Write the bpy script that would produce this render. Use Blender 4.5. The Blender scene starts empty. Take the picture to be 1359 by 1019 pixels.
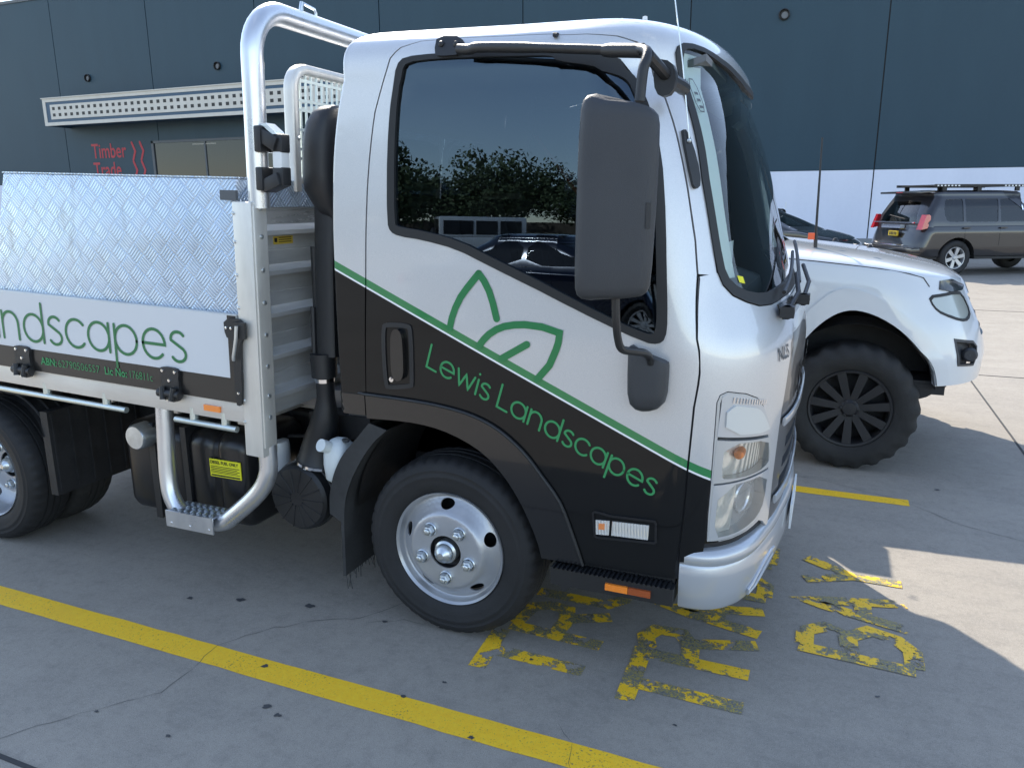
import bpy, bmesh, math, random
import numpy as np
from mathutils import Vector, Matrix, noise as mnoise
from mathutils.geometry import delaunay_2d_cdt
R = math.radians
S = bpy.context.scene
COL = S.collection
random.seed(7)

# ------------------------------------------------------------------ camera
def cam_basis(pitch, yaw, roll):
    y, p, r = R(yaw), R(pitch), R(roll)
    F = Vector((-math.sin(y)*math.cos(p), math.cos(y)*math.cos(p), -math.sin(p)))
    Rt = Vector((math.cos(y), math.sin(y), 0)); D = F.cross(Rt)
    return Rt*math.cos(r)+D*math.sin(r), -Rt*math.sin(r)+D*math.cos(r), F
rt, dn, fw = cam_basis(13.368, 22.663, .231)
cd = bpy.data.cameras.new('camera'); cam = bpy.data.objects.new('camera', cd); COL.objects.link(cam)
M = Matrix((rt, -dn, -fw)).transposed().to_4x4(); M.translation = Vector((1.239, -2.340, 1.614))
cam.matrix_world = M
cd.sensor_fit = 'HORIZONTAL'; cd.sensor_width = 36; cd.lens = 36*1013.4/1359
cd.clip_start = .05; cd.clip_end = 600
S.camera = cam

# ------------------------------------------------------------------ sky, sun, exposure
SUN_EL = 41.0
SUN_DIR = Vector((-.62, .785, 0)).normalized()*math.cos(R(SUN_EL)) + Vector((0, 0, math.sin(R(SUN_EL))))
S.view_settings.view_transform = 'Standard'; S.view_settings.look = 'None'
S.view_settings.exposure = 1.52; S.view_settings.gamma = 1
W = bpy.data.worlds.new('World'); S.world = W; W.use_nodes = True
nt = W.node_tree; nt.nodes.clear()
sky = nt.nodes.new('ShaderNodeTexSky'); sky.sky_type = 'NISHITA'; sky.sun_disc = False
sky.sun_elevation = R(SUN_EL); sky.sun_rotation = math.atan2(SUN_DIR.x, SUN_DIR.y)
sky.air_density = 1.0; sky.dust_density = .25; sky.ozone_density = 1.6
tc = nt.nodes.new('ShaderNodeTexCoord'); mp = nt.nodes.new('ShaderNodeMapping'); mp.inputs['Scale'].default_value = (1, 1, 2.6)
nz = nt.nodes.new('ShaderNodeTexNoise'); nz.inputs['Scale'].default_value = 2.1; nz.inputs['Detail'].default_value = 7; nz.inputs['Roughness'].default_value = .58
cr = nt.nodes.new('ShaderNodeValToRGB'); cr.color_ramp.elements[0].position = .56; cr.color_ramp.elements[1].position = .86
cr.color_ramp.elements[1].color = (.6, .6, .6, 1)
mx = nt.nodes.new('ShaderNodeMix'); mx.data_type = 'RGBA'; mx.inputs['B'].default_value = (7.5, 8.0, 8.8, 1)
bg = nt.nodes.new('ShaderNodeBackground'); bg.inputs['Strength'].default_value = .135
wo = nt.nodes.new('ShaderNodeOutputWorld'); L = nt.links.new
L(tc.outputs['Generated'], mp.inputs['Vector']); L(mp.outputs[0], nz.inputs['Vector']); L(nz.outputs['Fac'], cr.inputs[0])
L(cr.outputs['Color'], mx.inputs['Factor']); hs = nt.nodes.new('ShaderNodeHueSaturation'); hs.inputs['Saturation'].default_value = .84; L(sky.outputs[0], hs.inputs['Color']); L(hs.outputs[0], mx.inputs['A']); L(mx.outputs['Result'], bg.inputs[0]); L(bg.outputs[0], wo.inputs[0])
sd = bpy.data.lights.new('sun', 'SUN'); sd.energy = 2.7; sd.angle = R(.5); sd.color = (1, .92, .80)
so = bpy.data.objects.new('sun', sd); COL.objects.link(so); so.location = (-20, 25, 30)
so.rotation_euler = SUN_DIR.to_track_quat('Z', 'Y').to_euler()

# ------------------------------------------------------------------ materials
def new_mat(name):
    m = bpy.data.materials.new(name); m.use_nodes = True
    return m, m.node_tree, m.node_tree.nodes['Principled BSDF']
def mat(name, col, rough=.5, metal=0., coat=0., bump=0., bscale=40., var=0., vscale=3., ior=1.5, emit=None, vstretch=(1, 1, 1), rvar=0.):
    m, t, b = new_mat(name)
    b.inputs['Base Color'].default_value = (*col, 1); b.inputs['Roughness'].default_value = rough; b.inputs['Metallic'].default_value = metal
    b.inputs['Coat Weight'].default_value = coat; b.inputs['Coat Roughness'].default_value = .04; b.inputs['IOR'].default_value = ior
    if bump or var or rvar:
        tc = t.nodes.new('ShaderNodeTexCoord'); mp = t.nodes.new('ShaderNodeMapping'); mp.inputs['Scale'].default_value = vstretch
        t.links.new(tc.outputs['Object'], mp.inputs['Vector'])
    if bump:
        n = t.nodes.new('ShaderNodeTexNoise'); n.inputs['Scale'].default_value = bscale; n.inputs['Detail'].default_value = 4
        t.links.new(mp.outputs[0], n.inputs['Vector'])
        u = t.nodes.new('ShaderNodeBump'); u.inputs['Strength'].default_value = bump; u.inputs['Distance'].default_value = .004
        t.links.new(n.outputs['Fac'], u.inputs['Height']); t.links.new(u.outputs[0], b.inputs['Normal'])
    if var or rvar:
        n = t.nodes.new('ShaderNodeTexNoise'); n.inputs['Scale'].default_value = vscale; n.inputs['Detail'].default_value = 6; n.inputs['Roughness'].default_value = .6
        t.links.new(mp.outputs[0], n.inputs['Vector'])
        if var:
            r = t.nodes.new('ShaderNodeMapRange'); r.inputs['From Min'].default_value = .3; r.inputs['From Max'].default_value = .7
            r.inputs['To Min'].default_value = 1-var; r.inputs['To Max'].default_value = 1+var
            t.links.new(n.outputs['Fac'], r.inputs['Value'])
            h = t.nodes.new('ShaderNodeVectorMath'); h.operation = 'SCALE'; h.inputs[0].default_value = col
            t.links.new(r.outputs[0], h.inputs['Scale']); t.links.new(h.outputs[0], b.inputs['Base Color'])
        if rvar:
            r = t.nodes.new('ShaderNodeMapRange'); r.inputs['From Min'].default_value = .3; r.inputs['From Max'].default_value = .7
            r.inputs['To Min'].default_value = max(.02, rough-rvar); r.inputs['To Max'].default_value = rough+rvar
            t.links.new(n.outputs['Fac'], r.inputs['Value']); t.links.new(r.outputs[0], b.inputs['Roughness'])
    return m
class NG:
    """tiny helper for node maths"""
    def __init__(s, t): s.t = t
    def m(s, op, a, b=None, c=None):
        n = s.t.nodes.new('ShaderNodeMath'); n.operation = op
        for i, v in enumerate((a, b, c)):
            if v is None: continue
            if isinstance(v, (int, float)): n.inputs[i].default_value = v
            else: s.t.links.new(v, n.inputs[i])
        return n.outputs[0]
    def mix(s, f, a, b):
        n = s.t.nodes.new('ShaderNodeMix'); n.data_type = 'RGBA'
        for k, v in (('Factor', f), ('A', a), ('B', b)):
            if isinstance(v, (int, float)): n.inputs[k].default_value = v
            elif isinstance(v, tuple): n.inputs[k].default_value = (*v, 1)
            else: s.t.links.new(v, n.inputs[k])
        return n.outputs['Result']
    def noise(s, vec, scale, detail=4, rough=.5):
        n = s.t.nodes.new('ShaderNodeTexNoise'); n.inputs['Scale'].default_value = scale; n.inputs['Detail'].default_value = detail; n.inputs['Roughness'].default_value = rough
        if vec is not None: s.t.links.new(vec, n.inputs['Vector'])
        return n.outputs['Fac']
    def ramp(s, v, lo, hi, a=0., b=1.):
        n = s.t.nodes.new('ShaderNodeMapRange'); n.inputs['From Min'].default_value = lo; n.inputs['From Max'].default_value = hi
        n.inputs['To Min'].default_value = a; n.inputs['To Max'].default_value = b; s.t.links.new(v, n.inputs['Value']); return n.outputs[0]
    def obj(s):
        n = s.t.nodes.new('ShaderNodeTexCoord'); x = s.t.nodes.new('ShaderNodeSeparateXYZ'); s.t.links.new(n.outputs['Object'], x.inputs[0])
        return n.outputs['Object'], x.outputs
    def bump(s, h, strength, dist, b):
        u = s.t.nodes.new('ShaderNodeBump'); u.inputs['Strength'].default_value = strength; u.inputs['Distance'].default_value = dist
        s.t.links.new(h, u.inputs['Height']); s.t.links.new(u.outputs[0], b.inputs['Normal'])

WHITE = (.66, .66, .66)
def cab_paint():
    m, t, b = new_mat('two_tone_cab_paint'); g = NG(t); v, (x, y, z) = g.obj()
    d = g.m('SUBTRACT', z, g.m('ADD', g.m('MULTIPLY', x, -.462), 1.2275))        # distance above the stripe's top edge
    green = g.m('MULTIPLY', g.m('LESS_THAN', d, 0.), g.m('GREATER_THAN', d, -.0275))
    pin = g.m('MULTIPLY', g.m('LESS_THAN', d, -.0275), g.m('GREATER_THAN', d, -.0345))
    low = g.m('LESS_THAN', d, -.0345)
    side = g.m('LESS_THAN', x, .972)
    spk = g.noise(v, 900, 2)
    wh = g.mix(g.ramp(spk, .4, .6), (.54, .55, .56), WHITE)
    c = g.mix(g.m('MULTIPLY', green, side), wh, (.012, .20, .055))
    c = g.mix(g.m('MULTIPLY', pin, side), c, (.85, .85, .85))
    c = g.mix(g.m('MULTIPLY', low, side), c, (.006, .0065, .007))
    t.links.new(c, b.inputs['Base Color'])
    t.links.new(g.m('MULTIPLY', g.m('SUBTRACT', 1., g.m('MULTIPLY', g.m('GREATER_THAN', 0., d), side)), .42), b.inputs['Metallic']); b.inputs['Roughness'].default_value = .36
    t.links.new(g.m('SUBTRACT', 1., g.m('MULTIPLY', g.m('MULTIPLY', low, side), .45)), b.inputs['Coat Weight']); t.links.new(g.m('SUBTRACT', .5, g.m('MULTIPLY', g.m('MULTIPLY', low, side), .4)), b.inputs['Specular IOR Level']); t.links.new(g.ramp(g.noise(v, 5, 6, .7), .45, .7, .02, .12), b.inputs['Coat Roughness'])
    g.bump(g.noise(v, 9, 2), .10, .01, b)
    return m
def concrete():
    m, t, b = new_mat('worn_concrete'); g = NG(t); v, (x, y, z) = g.obj()
    big = g.noise(v, .35, 5, .6); mid = g.noise(v, 2.2, 7, .62); fine = g.noise(v, 60, 6, .7); grit = g.noise(v, 320, 3, .7)
    c = g.mix(g.ramp(big, .35, .65), (.27, .24, .198), (.34, .305, .255))
    c = g.mix(g.m('MULTIPLY', g.ramp(mid, .44, .68), .45), c, (.20, .183, .16))
    mp = t.nodes.new('ShaderNodeMapping'); mp.inputs['Scale'].default_value = (.5, 4.5, 1); mp.inputs['Rotation'].default_value = (0, 0, .35)
    t.links.new(v, mp.inputs[0]); st = g.noise(mp.outputs[0], 1.7, 5, .6)
    c = g.mix(g.m('MULTIPLY', g.ramp(st, .52, .72), .4), c, (.185, .172, .152))
    c = g.mix(g.m('MULTIPLY', g.ramp(fine, .3, .7), .35), c, (.48, .435, .37))
    c = g.mix(g.m('MULTIPLY', g.ramp(grit, .55, .64), .65), c, (.12, .12, .12))
    c = g.mix(g.m('MULTIPLY', g.ramp(grit, .42, .36), .35), c, (.6, .59, .56))
    md = g.noise(v, 17, 6, .72)
    c = g.mix(g.m('MULTIPLY', g.ramp(md, .50, .70), .35), c, (.17, .158, .14))
    c = g.mix(g.m('MULTIPLY', g.ramp(md, .46, .30), .2), c, (.40, .36, .30))
    pit = g.noise(v, 150, 4, .75); c = g.mix(g.m('MULTIPLY', g.ramp(pit, .63, .67), .75), c, (.07, .07, .068))
    vo = t.nodes.new('ShaderNodeTexVoronoi'); vo.inputs['Scale'].default_value = 1.15; vo.inputs['Randomness'].default_value = 1; t.links.new(v, vo.inputs['Vector'])
    sp = g.m('MULTIPLY', g.ramp(g.m('ADD', vo.outputs['Distance'], g.m('MULTIPLY', fine, .05)), .065, .045), g.ramp(mid, .45, .52))
    c = g.mix(g.m('MULTIPLY', sp, .55), c, (.10, .10, .105))
    t.links.new(c, b.inputs['Base Color'])
    t.links.new(g.ramp(mid, .3, .7, .62, .85), b.inputs['Roughness']); b.inputs['Specular IOR Level'].default_value = .35
    g.bump(g.m('ADD', fine, g.m('MULTIPLY', grit, .6)), .35, .003, b)
    return m
def road_paint(worn):
    m, t, b = new_mat('yellow_road_paint_worn' if worn else 'yellow_road_paint'); g = NG(t); v, (x, y, z) = g.obj()
    f = g.noise(v, 45, 6, .7); c = g.mix(g.ramp(f, .35, .65), (.95, .54, .02), (.99, .62, .03))
    gr = g.noise(v, 240, 3, .7); c = g.mix(g.m('MULTIPLY', g.ramp(gr, .58, .68), .6), c, (.60, .42, .10))
    c = g.mix(g.m('MULTIPLY', g.ramp(g.noise(v, 3.1, 4), .52, .7), .4), c, (.84, .50, .04))
    t.links.new(c, b.inputs['Base Color']); b.inputs['Roughness'].default_value = .6
    tr = t.nodes.new('ShaderNodeBsdfTransparent'); ms = t.nodes.new('ShaderNodeMixShader'); out = t.nodes['Material Output']
    if worn:
        n1 = g.noise(v, 9.0, 7, .66); n2 = g.noise(v, 90, 5, .75)
        k = g.m('ADD', n1, g.m('MULTIPLY', g.m('SUBTRACT', n2, .5), .22))
        keep = g.ramp(k, .508, .520)
        ghost = g.mix(g.ramp(g.noise(v, 150, 5, .8), .50, .53), (.17, .17, .16), (.42, .33, .07))
        c2 = g.mix(keep, ghost, c); t.links.new(c2, b.inputs['Base Color'])
        gone = g.m('MULTIPLY', g.ramp(g.noise(v, 7.2, 6, .65), .53, .56), g.m('SUBTRACT', 1., keep))
        gone = g.m('MAXIMUM', gone, g.m('MULTIPLY', g.ramp(n2, .59, .63), .85))
        t.links.new(gone, ms.inputs[0])
    else:
        t.links.new(g.m('MULTIPLY', g.ramp(g.m('ADD', g.noise(v, 120, 5, .75), g.m('MULTIPLY', g.noise(v, 4, 3), .25)), .735, .76), .85), ms.inputs[0])
    t.links.new(b.outputs[0], ms.inputs[1]); t.links.new(tr.outputs[0], ms.inputs[2]); t.links.new(ms.outputs[0], out.inputs[0])
    return m
def tread_plate():
    m, t, b = new_mat('aluminium_tread_plate'); g = NG(t); v, (x, y, z) = g.obj()
    c = .084
    xx = g.m('SUBTRACT', x, g.m('MULTIPLY', y, 1.0))
    u = g.m('DIVIDE', g.m('ADD', xx, z), c); w = g.m('DIVIDE', g.m('SUBTRACT', xx, z), c)
    par = g.m('MODULO', g.m('ABSOLUTE', g.m('ADD', g.m('FLOOR', u), g.m('FLOOR', w))), 2.)
    fu = g.m('FRACT', u); fw_ = g.m('FRACT', w)
    def cell(a, bq):      # five bars side by side along a, each long in b
        k = g.m('ABSOLUTE', g.m('SUBTRACT', g.m('FRACT', g.m('MULTIPLY', a, 5.)), .5))
        ln = g.m('ABSOLUTE', g.m('SUBTRACT', bq, .5))
        return g.m('MULTIPLY', g.ramp(k, .36, .18), g.ramp(ln, .47, .36))
    h = g.m('ADD', g.m('MULTIPLY', par, cell(fu, fw_)), g.m('MULTIPLY', g.m('SUBTRACT', 1., par), cell(fw_, fu)))
    sm = g.noise(v, 7, 5, .6)
    cc = g.mix(h, g.mix(g.ramp(sm, .35, .65), (.44, .53, .64), (.54, .64, .76)), (.72, .82, .93)); t.links.new(cc, b.inputs['Base Color'])  # blue of the reflected sky is tinted into the metal's base colour
    mp = t.nodes.new('ShaderNodeMapping'); mp.inputs['Scale'].default_value = (5, 5, 1.1); t.links.new(v, mp.inputs[0]); gr_ = g.noise(mp.outputs[0], 2.2, 6, .7)
    cc = g.mix(g.m('MULTIPLY', g.ramp(gr_, .58, .74), .6), cc, (.30, .31, .30)); t.links.new(cc, b.inputs['Base Color'])
    b.inputs['Metallic'].default_value = .8; t.links.new(g.ramp(sm, .3, .7, .28, .48), b.inputs['Roughness'])
    g.bump(g.m('ADD', h, g.m('MULTIPLY', g.noise(v, 3.5, 3), 4.0)), .9, .004, b)
    return m
def aluminium(name, base, rough, stretch, var=.12, metal=.85):
    m, t, b = new_mat(name); g = NG(t); v, _ = g.obj()
    mp = t.nodes.new('ShaderNodeMapping'); mp.inputs['Scale'].default_value = stretch; t.links.new(v, mp.inputs[0])
    n = g.noise(mp.outputs[0], 14, 6, .65); q = g.noise(v, 4, 4)
    lo = tuple(k*(1-var) for k in base); hi = tuple(min(1, k*(1+var)) for k in base)
    t.links.new(g.mix(g.ramp(g.m('ADD', g.m('MULTIPLY', n, .6), g.m('MULTIPLY', q, .4)), .35, .65), lo, hi), b.inputs['Base Color'])
    b.inputs['Metallic'].default_value = metal; t.links.new(g.ramp(n, .3, .7, rough-.07, rough+.09), b.inputs['Roughness'])
    g.bump(n, .12, .002, b)
    return m
def glass(name, tint, refl=1.0, ior=1.6):
    m, t, b = new_mat(name); t.nodes.remove(b); g = NG(t); out = t.nodes['Material Output']
    tr = t.nodes.new('ShaderNodeBsdfTransparent'); tr.inputs[0].default_value = (*tint, 1)
    gl = t.nodes.new('ShaderNodeBsdfGlossy'); gl.inputs['Roughness'].default_value = .0; gl.inputs[0].default_value = (*refl, 1) if isinstance(refl, tuple) else (refl, refl, refl, 1)
    fr = t.nodes.new('ShaderNodeFresnel'); fr.inputs[0].default_value = ior
    ms = t.nodes.new('ShaderNodeMixShader'); t.links.new(fr.outputs[0], ms.inputs[0]); t.links.new(tr.outputs[0], ms.inputs[1]); t.links.new(gl.outputs[0], ms.inputs[2])
    t.links.new(ms.outputs[0], out.inputs[0])
    return m
def car_paint(name, col, metal=.3, rough=.35):
    m = mat(name, col, rough, metal, coat=1., bump=.05, bscale=6); return m
def wall_paint(name, a, bcol, rough=.55):
    m, t, b = new_mat(name); g = NG(t); v, _ = g.obj()
    mp = t.nodes.new('ShaderNodeMapping'); mp.inputs['Scale'].default_value = (1, 1, .22); t.links.new(v, mp.inputs[0])
    n = g.noise(mp.outputs[0], .9, 6, .6); f = g.noise(v, 9, 5, .6)
    c = g.mix(g.ramp(g.m('ADD', g.m('MULTIPLY', n, .7), g.m('MULTIPLY', f, .3)), .35, .65), a, bcol); t.links.new(c, b.inputs['Base Color'])
    b.inputs['Roughness'].default_value = rough; g.bump(f, .2, .01, b); return m

m_cab = cab_paint(); m_conc = concrete(); m_yel = road_paint(False); m_worn = road_paint(True); m_plate = tread_plate()
m_alu = aluminium('brushed_aluminium', (.70, .68, .63), .42, (1, 1, .15), .12, .5)
m_alux = aluminium('mill_aluminium_rail', (.64, .62, .58), .42, (.15, 1, 1), .12, .55)
m_aluy = aluminium('headboard_aluminium', (.66, .67, .67), .34, (1, .12, 1), .2, .6)
m_tube = aluminium('satin_aluminium_tube', (.66, .67, .69), .30, (1, 1, .3), .06)
m_zinc = mat('zinc_plated_steel', (.62, .66, .68), .32, .9, var=.15, vscale=20)
m_chrome = mat('chrome', (.8, .8, .82), .08, 1.)
m_black = mat('black_plastic', (.015, .016, .018), .42, bump=.25, bscale=500, var=.15, vscale=8)
m_blackg = mat('gloss_black_trim', (.008, .008, .009), .22, coat=.6)
m_mirror = mat('textured_grey_plastic', (.034, .037, .042), .5, bump=.3, bscale=700, rvar=.06, vscale=5)
m_rub = mat('rubber_seal', (.012, .013, .014), .55)
m_tyre = mat('tyre_rubber', (.014, .014, .015), .72, bump=.35, bscale=150, var=.3, vscale=6)
m_tyred = mat('dusty_tyre_rubber', (.020, .0195, .019), .8, bump=.4, bscale=90, var=.3, vscale=9)
m_rim = mat('silver_wheel_paint', (.42, .43, .45), .35, .5, coat=.4, bump=.06, bscale=60, var=.06, vscale=12)
m_rimb = mat('matt_black_alloy', (.025, .025, .027), .45, .3)
m_dark = mat('dark_chassis', (.014, .014, .015), .6, bump=.4, bscale=60, var=.4, vscale=9)
m_flap = mat('mud_flap_rubber', (.028, .029, .030), .7, bump=.4, bscale=70, var=.3, vscale=10)
m_tank = mat('black_tank_plastic', (.012, .012, .013), .3, bump=.3, bscale=12)
m_white = mat('white_plastic', (.72, .74, .74), .4)
m_milk = mat('milky_bottle_plastic', (.62, .66, .66), .45)
m_silv = mat('silver_bumper_paint', (.50, .52, .545), .33, .45, coat=.8, bump=.06, bscale=7)
m_cover = mat('silver_lamp_cover', (.52, .54, .56), .3, .4, coat=.8)
m_coverp = mat('pearl_lamp_plate', (.62, .625, .60), .4, .1, coat=.5)
m_green = mat('green_vinyl', (.014, .185, .055), .4, coat=.3)
m_greent = mat('pale_green_vinyl', (.035, .27, .09), .5)
m_gt2 = mat('dark_green_vinyl', (.03, .17, .06), .45)
m_sign = mat('white_vinyl_panel', (.62, .64, .66), .38, coat=.4, bump=.03, bscale=3)
m_signb = mat('black_vinyl_panel', (.010, .010, .010), .35, coat=.4)
m_yell = mat('yellow_label', (.78, .74, .02), .5)
m_gold = mat('amber_label', (.50, .36, .04), .5)
m_ink = mat('black_ink', (.01, .01, .01), .5)
m_inkg = mat('grey_ink', (.08, .09, .10), .5)
m_red = mat('red_print', (.42, .02, .035), .5)
m_amber = mat('amber_reflector', (.95, .25, .015), .22, coat=1, bump=.5, bscale=300)
m_amberd = mat('dark_amber_reflector', (.35, .07, .01), .25, coat=1)
m_amberb = mat('amber_bulb', (.75, .25, .08), .3)
m_reflector = mat('lamp_reflector', (.92, .92, .93), .2, .7)
m_housing = mat('lamp_housing', (.50, .51, .51), .35, .4)
m_int = mat('grey_interior_trim', (.16, .17, .18), .7)
m_intl = mat('light_interior_trim', (.80, .83, .82), .7)
m_seat = mat('dark_seat_fabric', (.03, .032, .036), .85)
m_redbelt = mat('red_fabric', (.45, .02, .02), .8)
g_side = glass('tinted_side_glass', (.12, .13, .14), (.55, .72, .90), 1.85); g_ws = glass('windscreen_glass', (.82, .90, .87)); g_car = glass('car_glass', (.16, .18, .18)); g_car2 = glass('pale_car_glass', (.45, .5, .5))
g_lens = glass('clear_lens', (.93, .94, .94))
def lens_mat():
    m, t, b = new_mat('fluted_reflector'); g = NG(t); v, (x, y, z) = g.obj()
    b.inputs['Base Color'].default_value = (.92, .90, .85, 1); b.inputs['Metallic'].default_value = .45; b.inputs['Roughness'].default_value = .12
    s = g.m('SINE', g.m('MULTIPLY', g.m('SUBTRACT', x, y), 620.)); s2 = g.m('SINE', g.m('MULTIPLY', z, 90.))
    g.bump(g.m('ADD', s, g.m('MULTIPLY', s2, .6)), .6, .003, b); return m
m_flute = lens_mat()

# ------------------------------------------------------------------ rounded vehicle skins

class Body:
    """rounded vehicle skin: (s, t) -> point; s runs along the near side (s = x) and round the ends, t is height, then over the roof"""
    def __init__(b, yc, hw, xf, xr, Lf, nf, Lr, nr, z0, h, n, zref, blend=.45, slope=None, lean=1.0):
        b.yc=yc; b.hw=hw; b.xf=xf; b.xr=xr; b.z0=z0; b.h=h; b.n=n; b.slope=slope; b.lean=lean
        F=np.interp(zref,*xf); R=np.interp(zref,*xr); b.F=F; b.R=R; b.blend=blend
        b.cf=F-Lf; b.cr=R+Lr
        ph=np.linspace(0,np.pi,241)
        def se(c,e): return np.sign(c)*np.abs(c)**e
        hr=np.interp(zref,*hw)
        fx=b.cf+Lf*np.abs(np.sin(ph))**(2/nf); fy=-se(np.cos(ph),2/nf)
        rx=b.cr-Lr*np.abs(np.sin(ph))**(2/nr); ry=-se(np.cos(ph),2/nr)
        def arc(x,y): return np.concatenate([[0],np.cumsum(np.hypot(np.diff(x),np.diff(y*hr)))])
        af=arc(fx,fy); ar=arc(rx,ry)
        side=np.linspace(b.cr,b.cf,60)
        s=np.concatenate([b.cr-ar[::-1],side[1:-1],b.cf+af]); x=np.concatenate([rx[::-1],side[1:-1],fx]); y=np.concatenate([ry[::-1],-np.ones(58),fy])
        far=np.linspace(b.cf,b.cr,60)[1:]
        b.s_end=b.cf+af[-1]
        s=np.concatenate([s,b.s_end+(b.cf-far)]); x=np.concatenate([x,far]); y=np.concatenate([y,np.ones(59)])
        b.T=(s,x,y); b.s_mid=b.cf+af[-1]/2; b.s_rmid=b.cr-ar[-1]/2; b.s_rend=b.cr-ar[-1]
    def __call__(b,s,t):
        s=np.asarray(s,float); t=np.asarray(t,float)
        x=np.interp(s,b.T[0],b.T[1]); y=np.interp(s,b.T[0],b.T[2])
        z=np.minimum(t,b.z0)
        w=np.clip((x-(b.cf-b.blend))/b.blend,0,1); w=w*w*(3-2*w)
        v=np.clip(((b.cr+b.blend)-x)/b.blend,0,1); v=v*v*(3-2*v)
        X=x+w*(np.interp(z,*b.xf)-b.F)+v*(np.interp(z,*b.xr)-b.R)
        Y=b.yc+y*np.interp(z,*b.hw)
        a=np.clip(t-b.z0,0,1)*np.pi/2
        k=np.cos(a)**(2/b.n); Z=z+b.h*np.sin(a)**(2/b.n)
        xm=(np.interp(b.z0,*b.xf)+np.interp(b.z0,*b.xr))/2
        X=np.where(t>b.z0,xm+(X-xm)*k,X); Y=np.where(t>b.z0,b.yc+(Y-b.yc)*k,Y)
        if b.slope is not None:
            g=np.clip((t-b.slope[0])/(b.z0-b.slope[0]),0,1); Z=Z+g*np.interp(X,b.slope[1],b.slope[2])
        return np.stack([X,Y,Z],-1)
    def normal(b,s,t):
        e=2e-3
        d1=b(np.asarray(s)+e,t)-b(np.asarray(s)-e,t); d2=b(s,np.asarray(t)+e)-b(s,np.asarray(t)-e)
        n=np.cross(d1,d2); return n/np.maximum(np.linalg.norm(n,axis=-1,keepdims=True),1e-9)
def smooth_curve(z,x,m=60):
    """monotone-ish smooth resample of a coarse profile"""
    zz=np.linspace(z[0],z[-1],m); xx=np.interp(zz,z,x)
    for _ in range(6):
        xx[1:-1]=(xx[:-2]+2*xx[1:-1]+xx[2:])/4
    return zz,xx
CAB=Body(yc=.85,hw=smooth_curve([.3,.6,.95,1.15,1.35,1.6,1.99],[.866,.880,.892,.897,.893,.889,.877]),
    xf=smooth_curve([.3,.65,1.05,1.16,1.24,1.32,1.45,1.7,1.85,1.99],[1.13,1.15,1.165,1.165,1.125,1.09,1.05,.985,.94,.875]),
    xr=smooth_curve([.3,1.5,1.75,1.9,1.99],[-.475,-.47,-.455,-.43,-.40]),Lf=.38,nf=2.8,Lr=.07,nr=2.2,z0=1.99,h=.20,n=4.2,zref=1.1,slope=(1.3,[-.5,-.2,.25,.7,1.0],[.03,.022,.007,-.003,-.012]))
UTE=Body(yc=3.5,hw=smooth_curve([.4,.7,1.0,1.1],[.90,.90,.88,.84]),
    xf=smooth_curve([.4,.5,.7,.85,1.0,1.1],[2.05,2.17,2.19,2.15,2.05,1.95]),
    xr=([0,3],[-3.0,-3.0]),Lf=.62,nf=2.5,Lr=.1,nr=2.2,z0=1.02,h=.12,n=3,zref=.8,slope=(.75,[-3,.6,1.0,1.5,1.9,2.2],[.24,.24,.21,.17,.12,.03]))

# ------------------------------------------------------------------ builders
def link(ob, parent=None):
    COL.objects.link(ob)
    if parent is not None: ob.parent = parent
    return ob
def empty(name, loc=(0, 0, 0), rz=0, label=None, cat=None, group=None):
    o = bpy.data.objects.new(name, None); o.empty_display_size = .2; link(o); o.location = loc; o.rotation_euler = (0, 0, rz)
    tag(o, label, cat, group); return o
def tag(o, label=None, cat=None, group=None, kind=None):
    if label: o['label'] = label
    if cat: o['category'] = cat
    if group: o['group'] = group
    if kind: o['kind'] = kind
    return o
def inside(poly, P):
    P = np.asarray(P); x, y = P[:, 0], P[:, 1]; r = np.zeros(len(P), bool); n = len(poly)
    for i in range(n):
        x0, y0 = poly[i]; x1, y1 = poly[(i+1) % n]
        if y0 == y1: continue
        c = ((y0 > y) != (y1 > y)) & (x < (x1-x0)*(y-y0)/(y1-y0)+x0); r ^= c
    return r
def inset(poly, d):
    """move every edge of a polygon inwards by d (outwards if negative)"""
    P = [Vector(p) for p in poly]; n = len(P)
    A = sum(P[i].x*P[(i+1) % n].y-P[(i+1) % n].x*P[i].y for i in range(n))
    sg = 1 if A > 0 else -1; out = []
    for i in range(n):
        a = (P[i]-P[i-1]).normalized(); b = (P[(i+1) % n]-P[i]).normalized()
        na = Vector((-a.y, a.x))*sg; nb = Vector((-b.y, b.x))*sg; m = na+nb
        if m.length < 1e-6: m = na
        m.normalize(); k = max(.45, m.dot(na)); out.append(tuple(P[i]+m*(d/k)))
    return out
def smooth_poly(poly, it=1, keep=()):
    P = [tuple(p) for p in poly]
    for _ in range(it):
        Q = []
        n = len(P)
        for i in range(n):
            a, b = P[i], P[(i+1) % n]
            Q += [(.75*a[0]+.25*b[0], .75*a[1]+.25*b[1]), (.25*a[0]+.75*b[0], .25*a[1]+.75*b[1])]
        P = Q
    return P
def resample(poly, step):
    out = []
    n = len(poly)
    for i in range(n):
        a, b = poly[i], poly[(i+1) % n]; l = math.hypot(b[0]-a[0], b[1]-a[1]); k = max(1, int(l/step))
        for j in range(k): out.append((a[0]+(b[0]-a[0])*j/k, a[1]+(b[1]-a[1])*j/k))
    return out
def arc_pts(cx, cy, r, a0, a1, n): return [(cx+r*math.cos(R(a0+(a1-a0)*i/n)), cy+r*math.sin(R(a0+(a1-a0)*i/n))) for i in range(n+1)]
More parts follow.
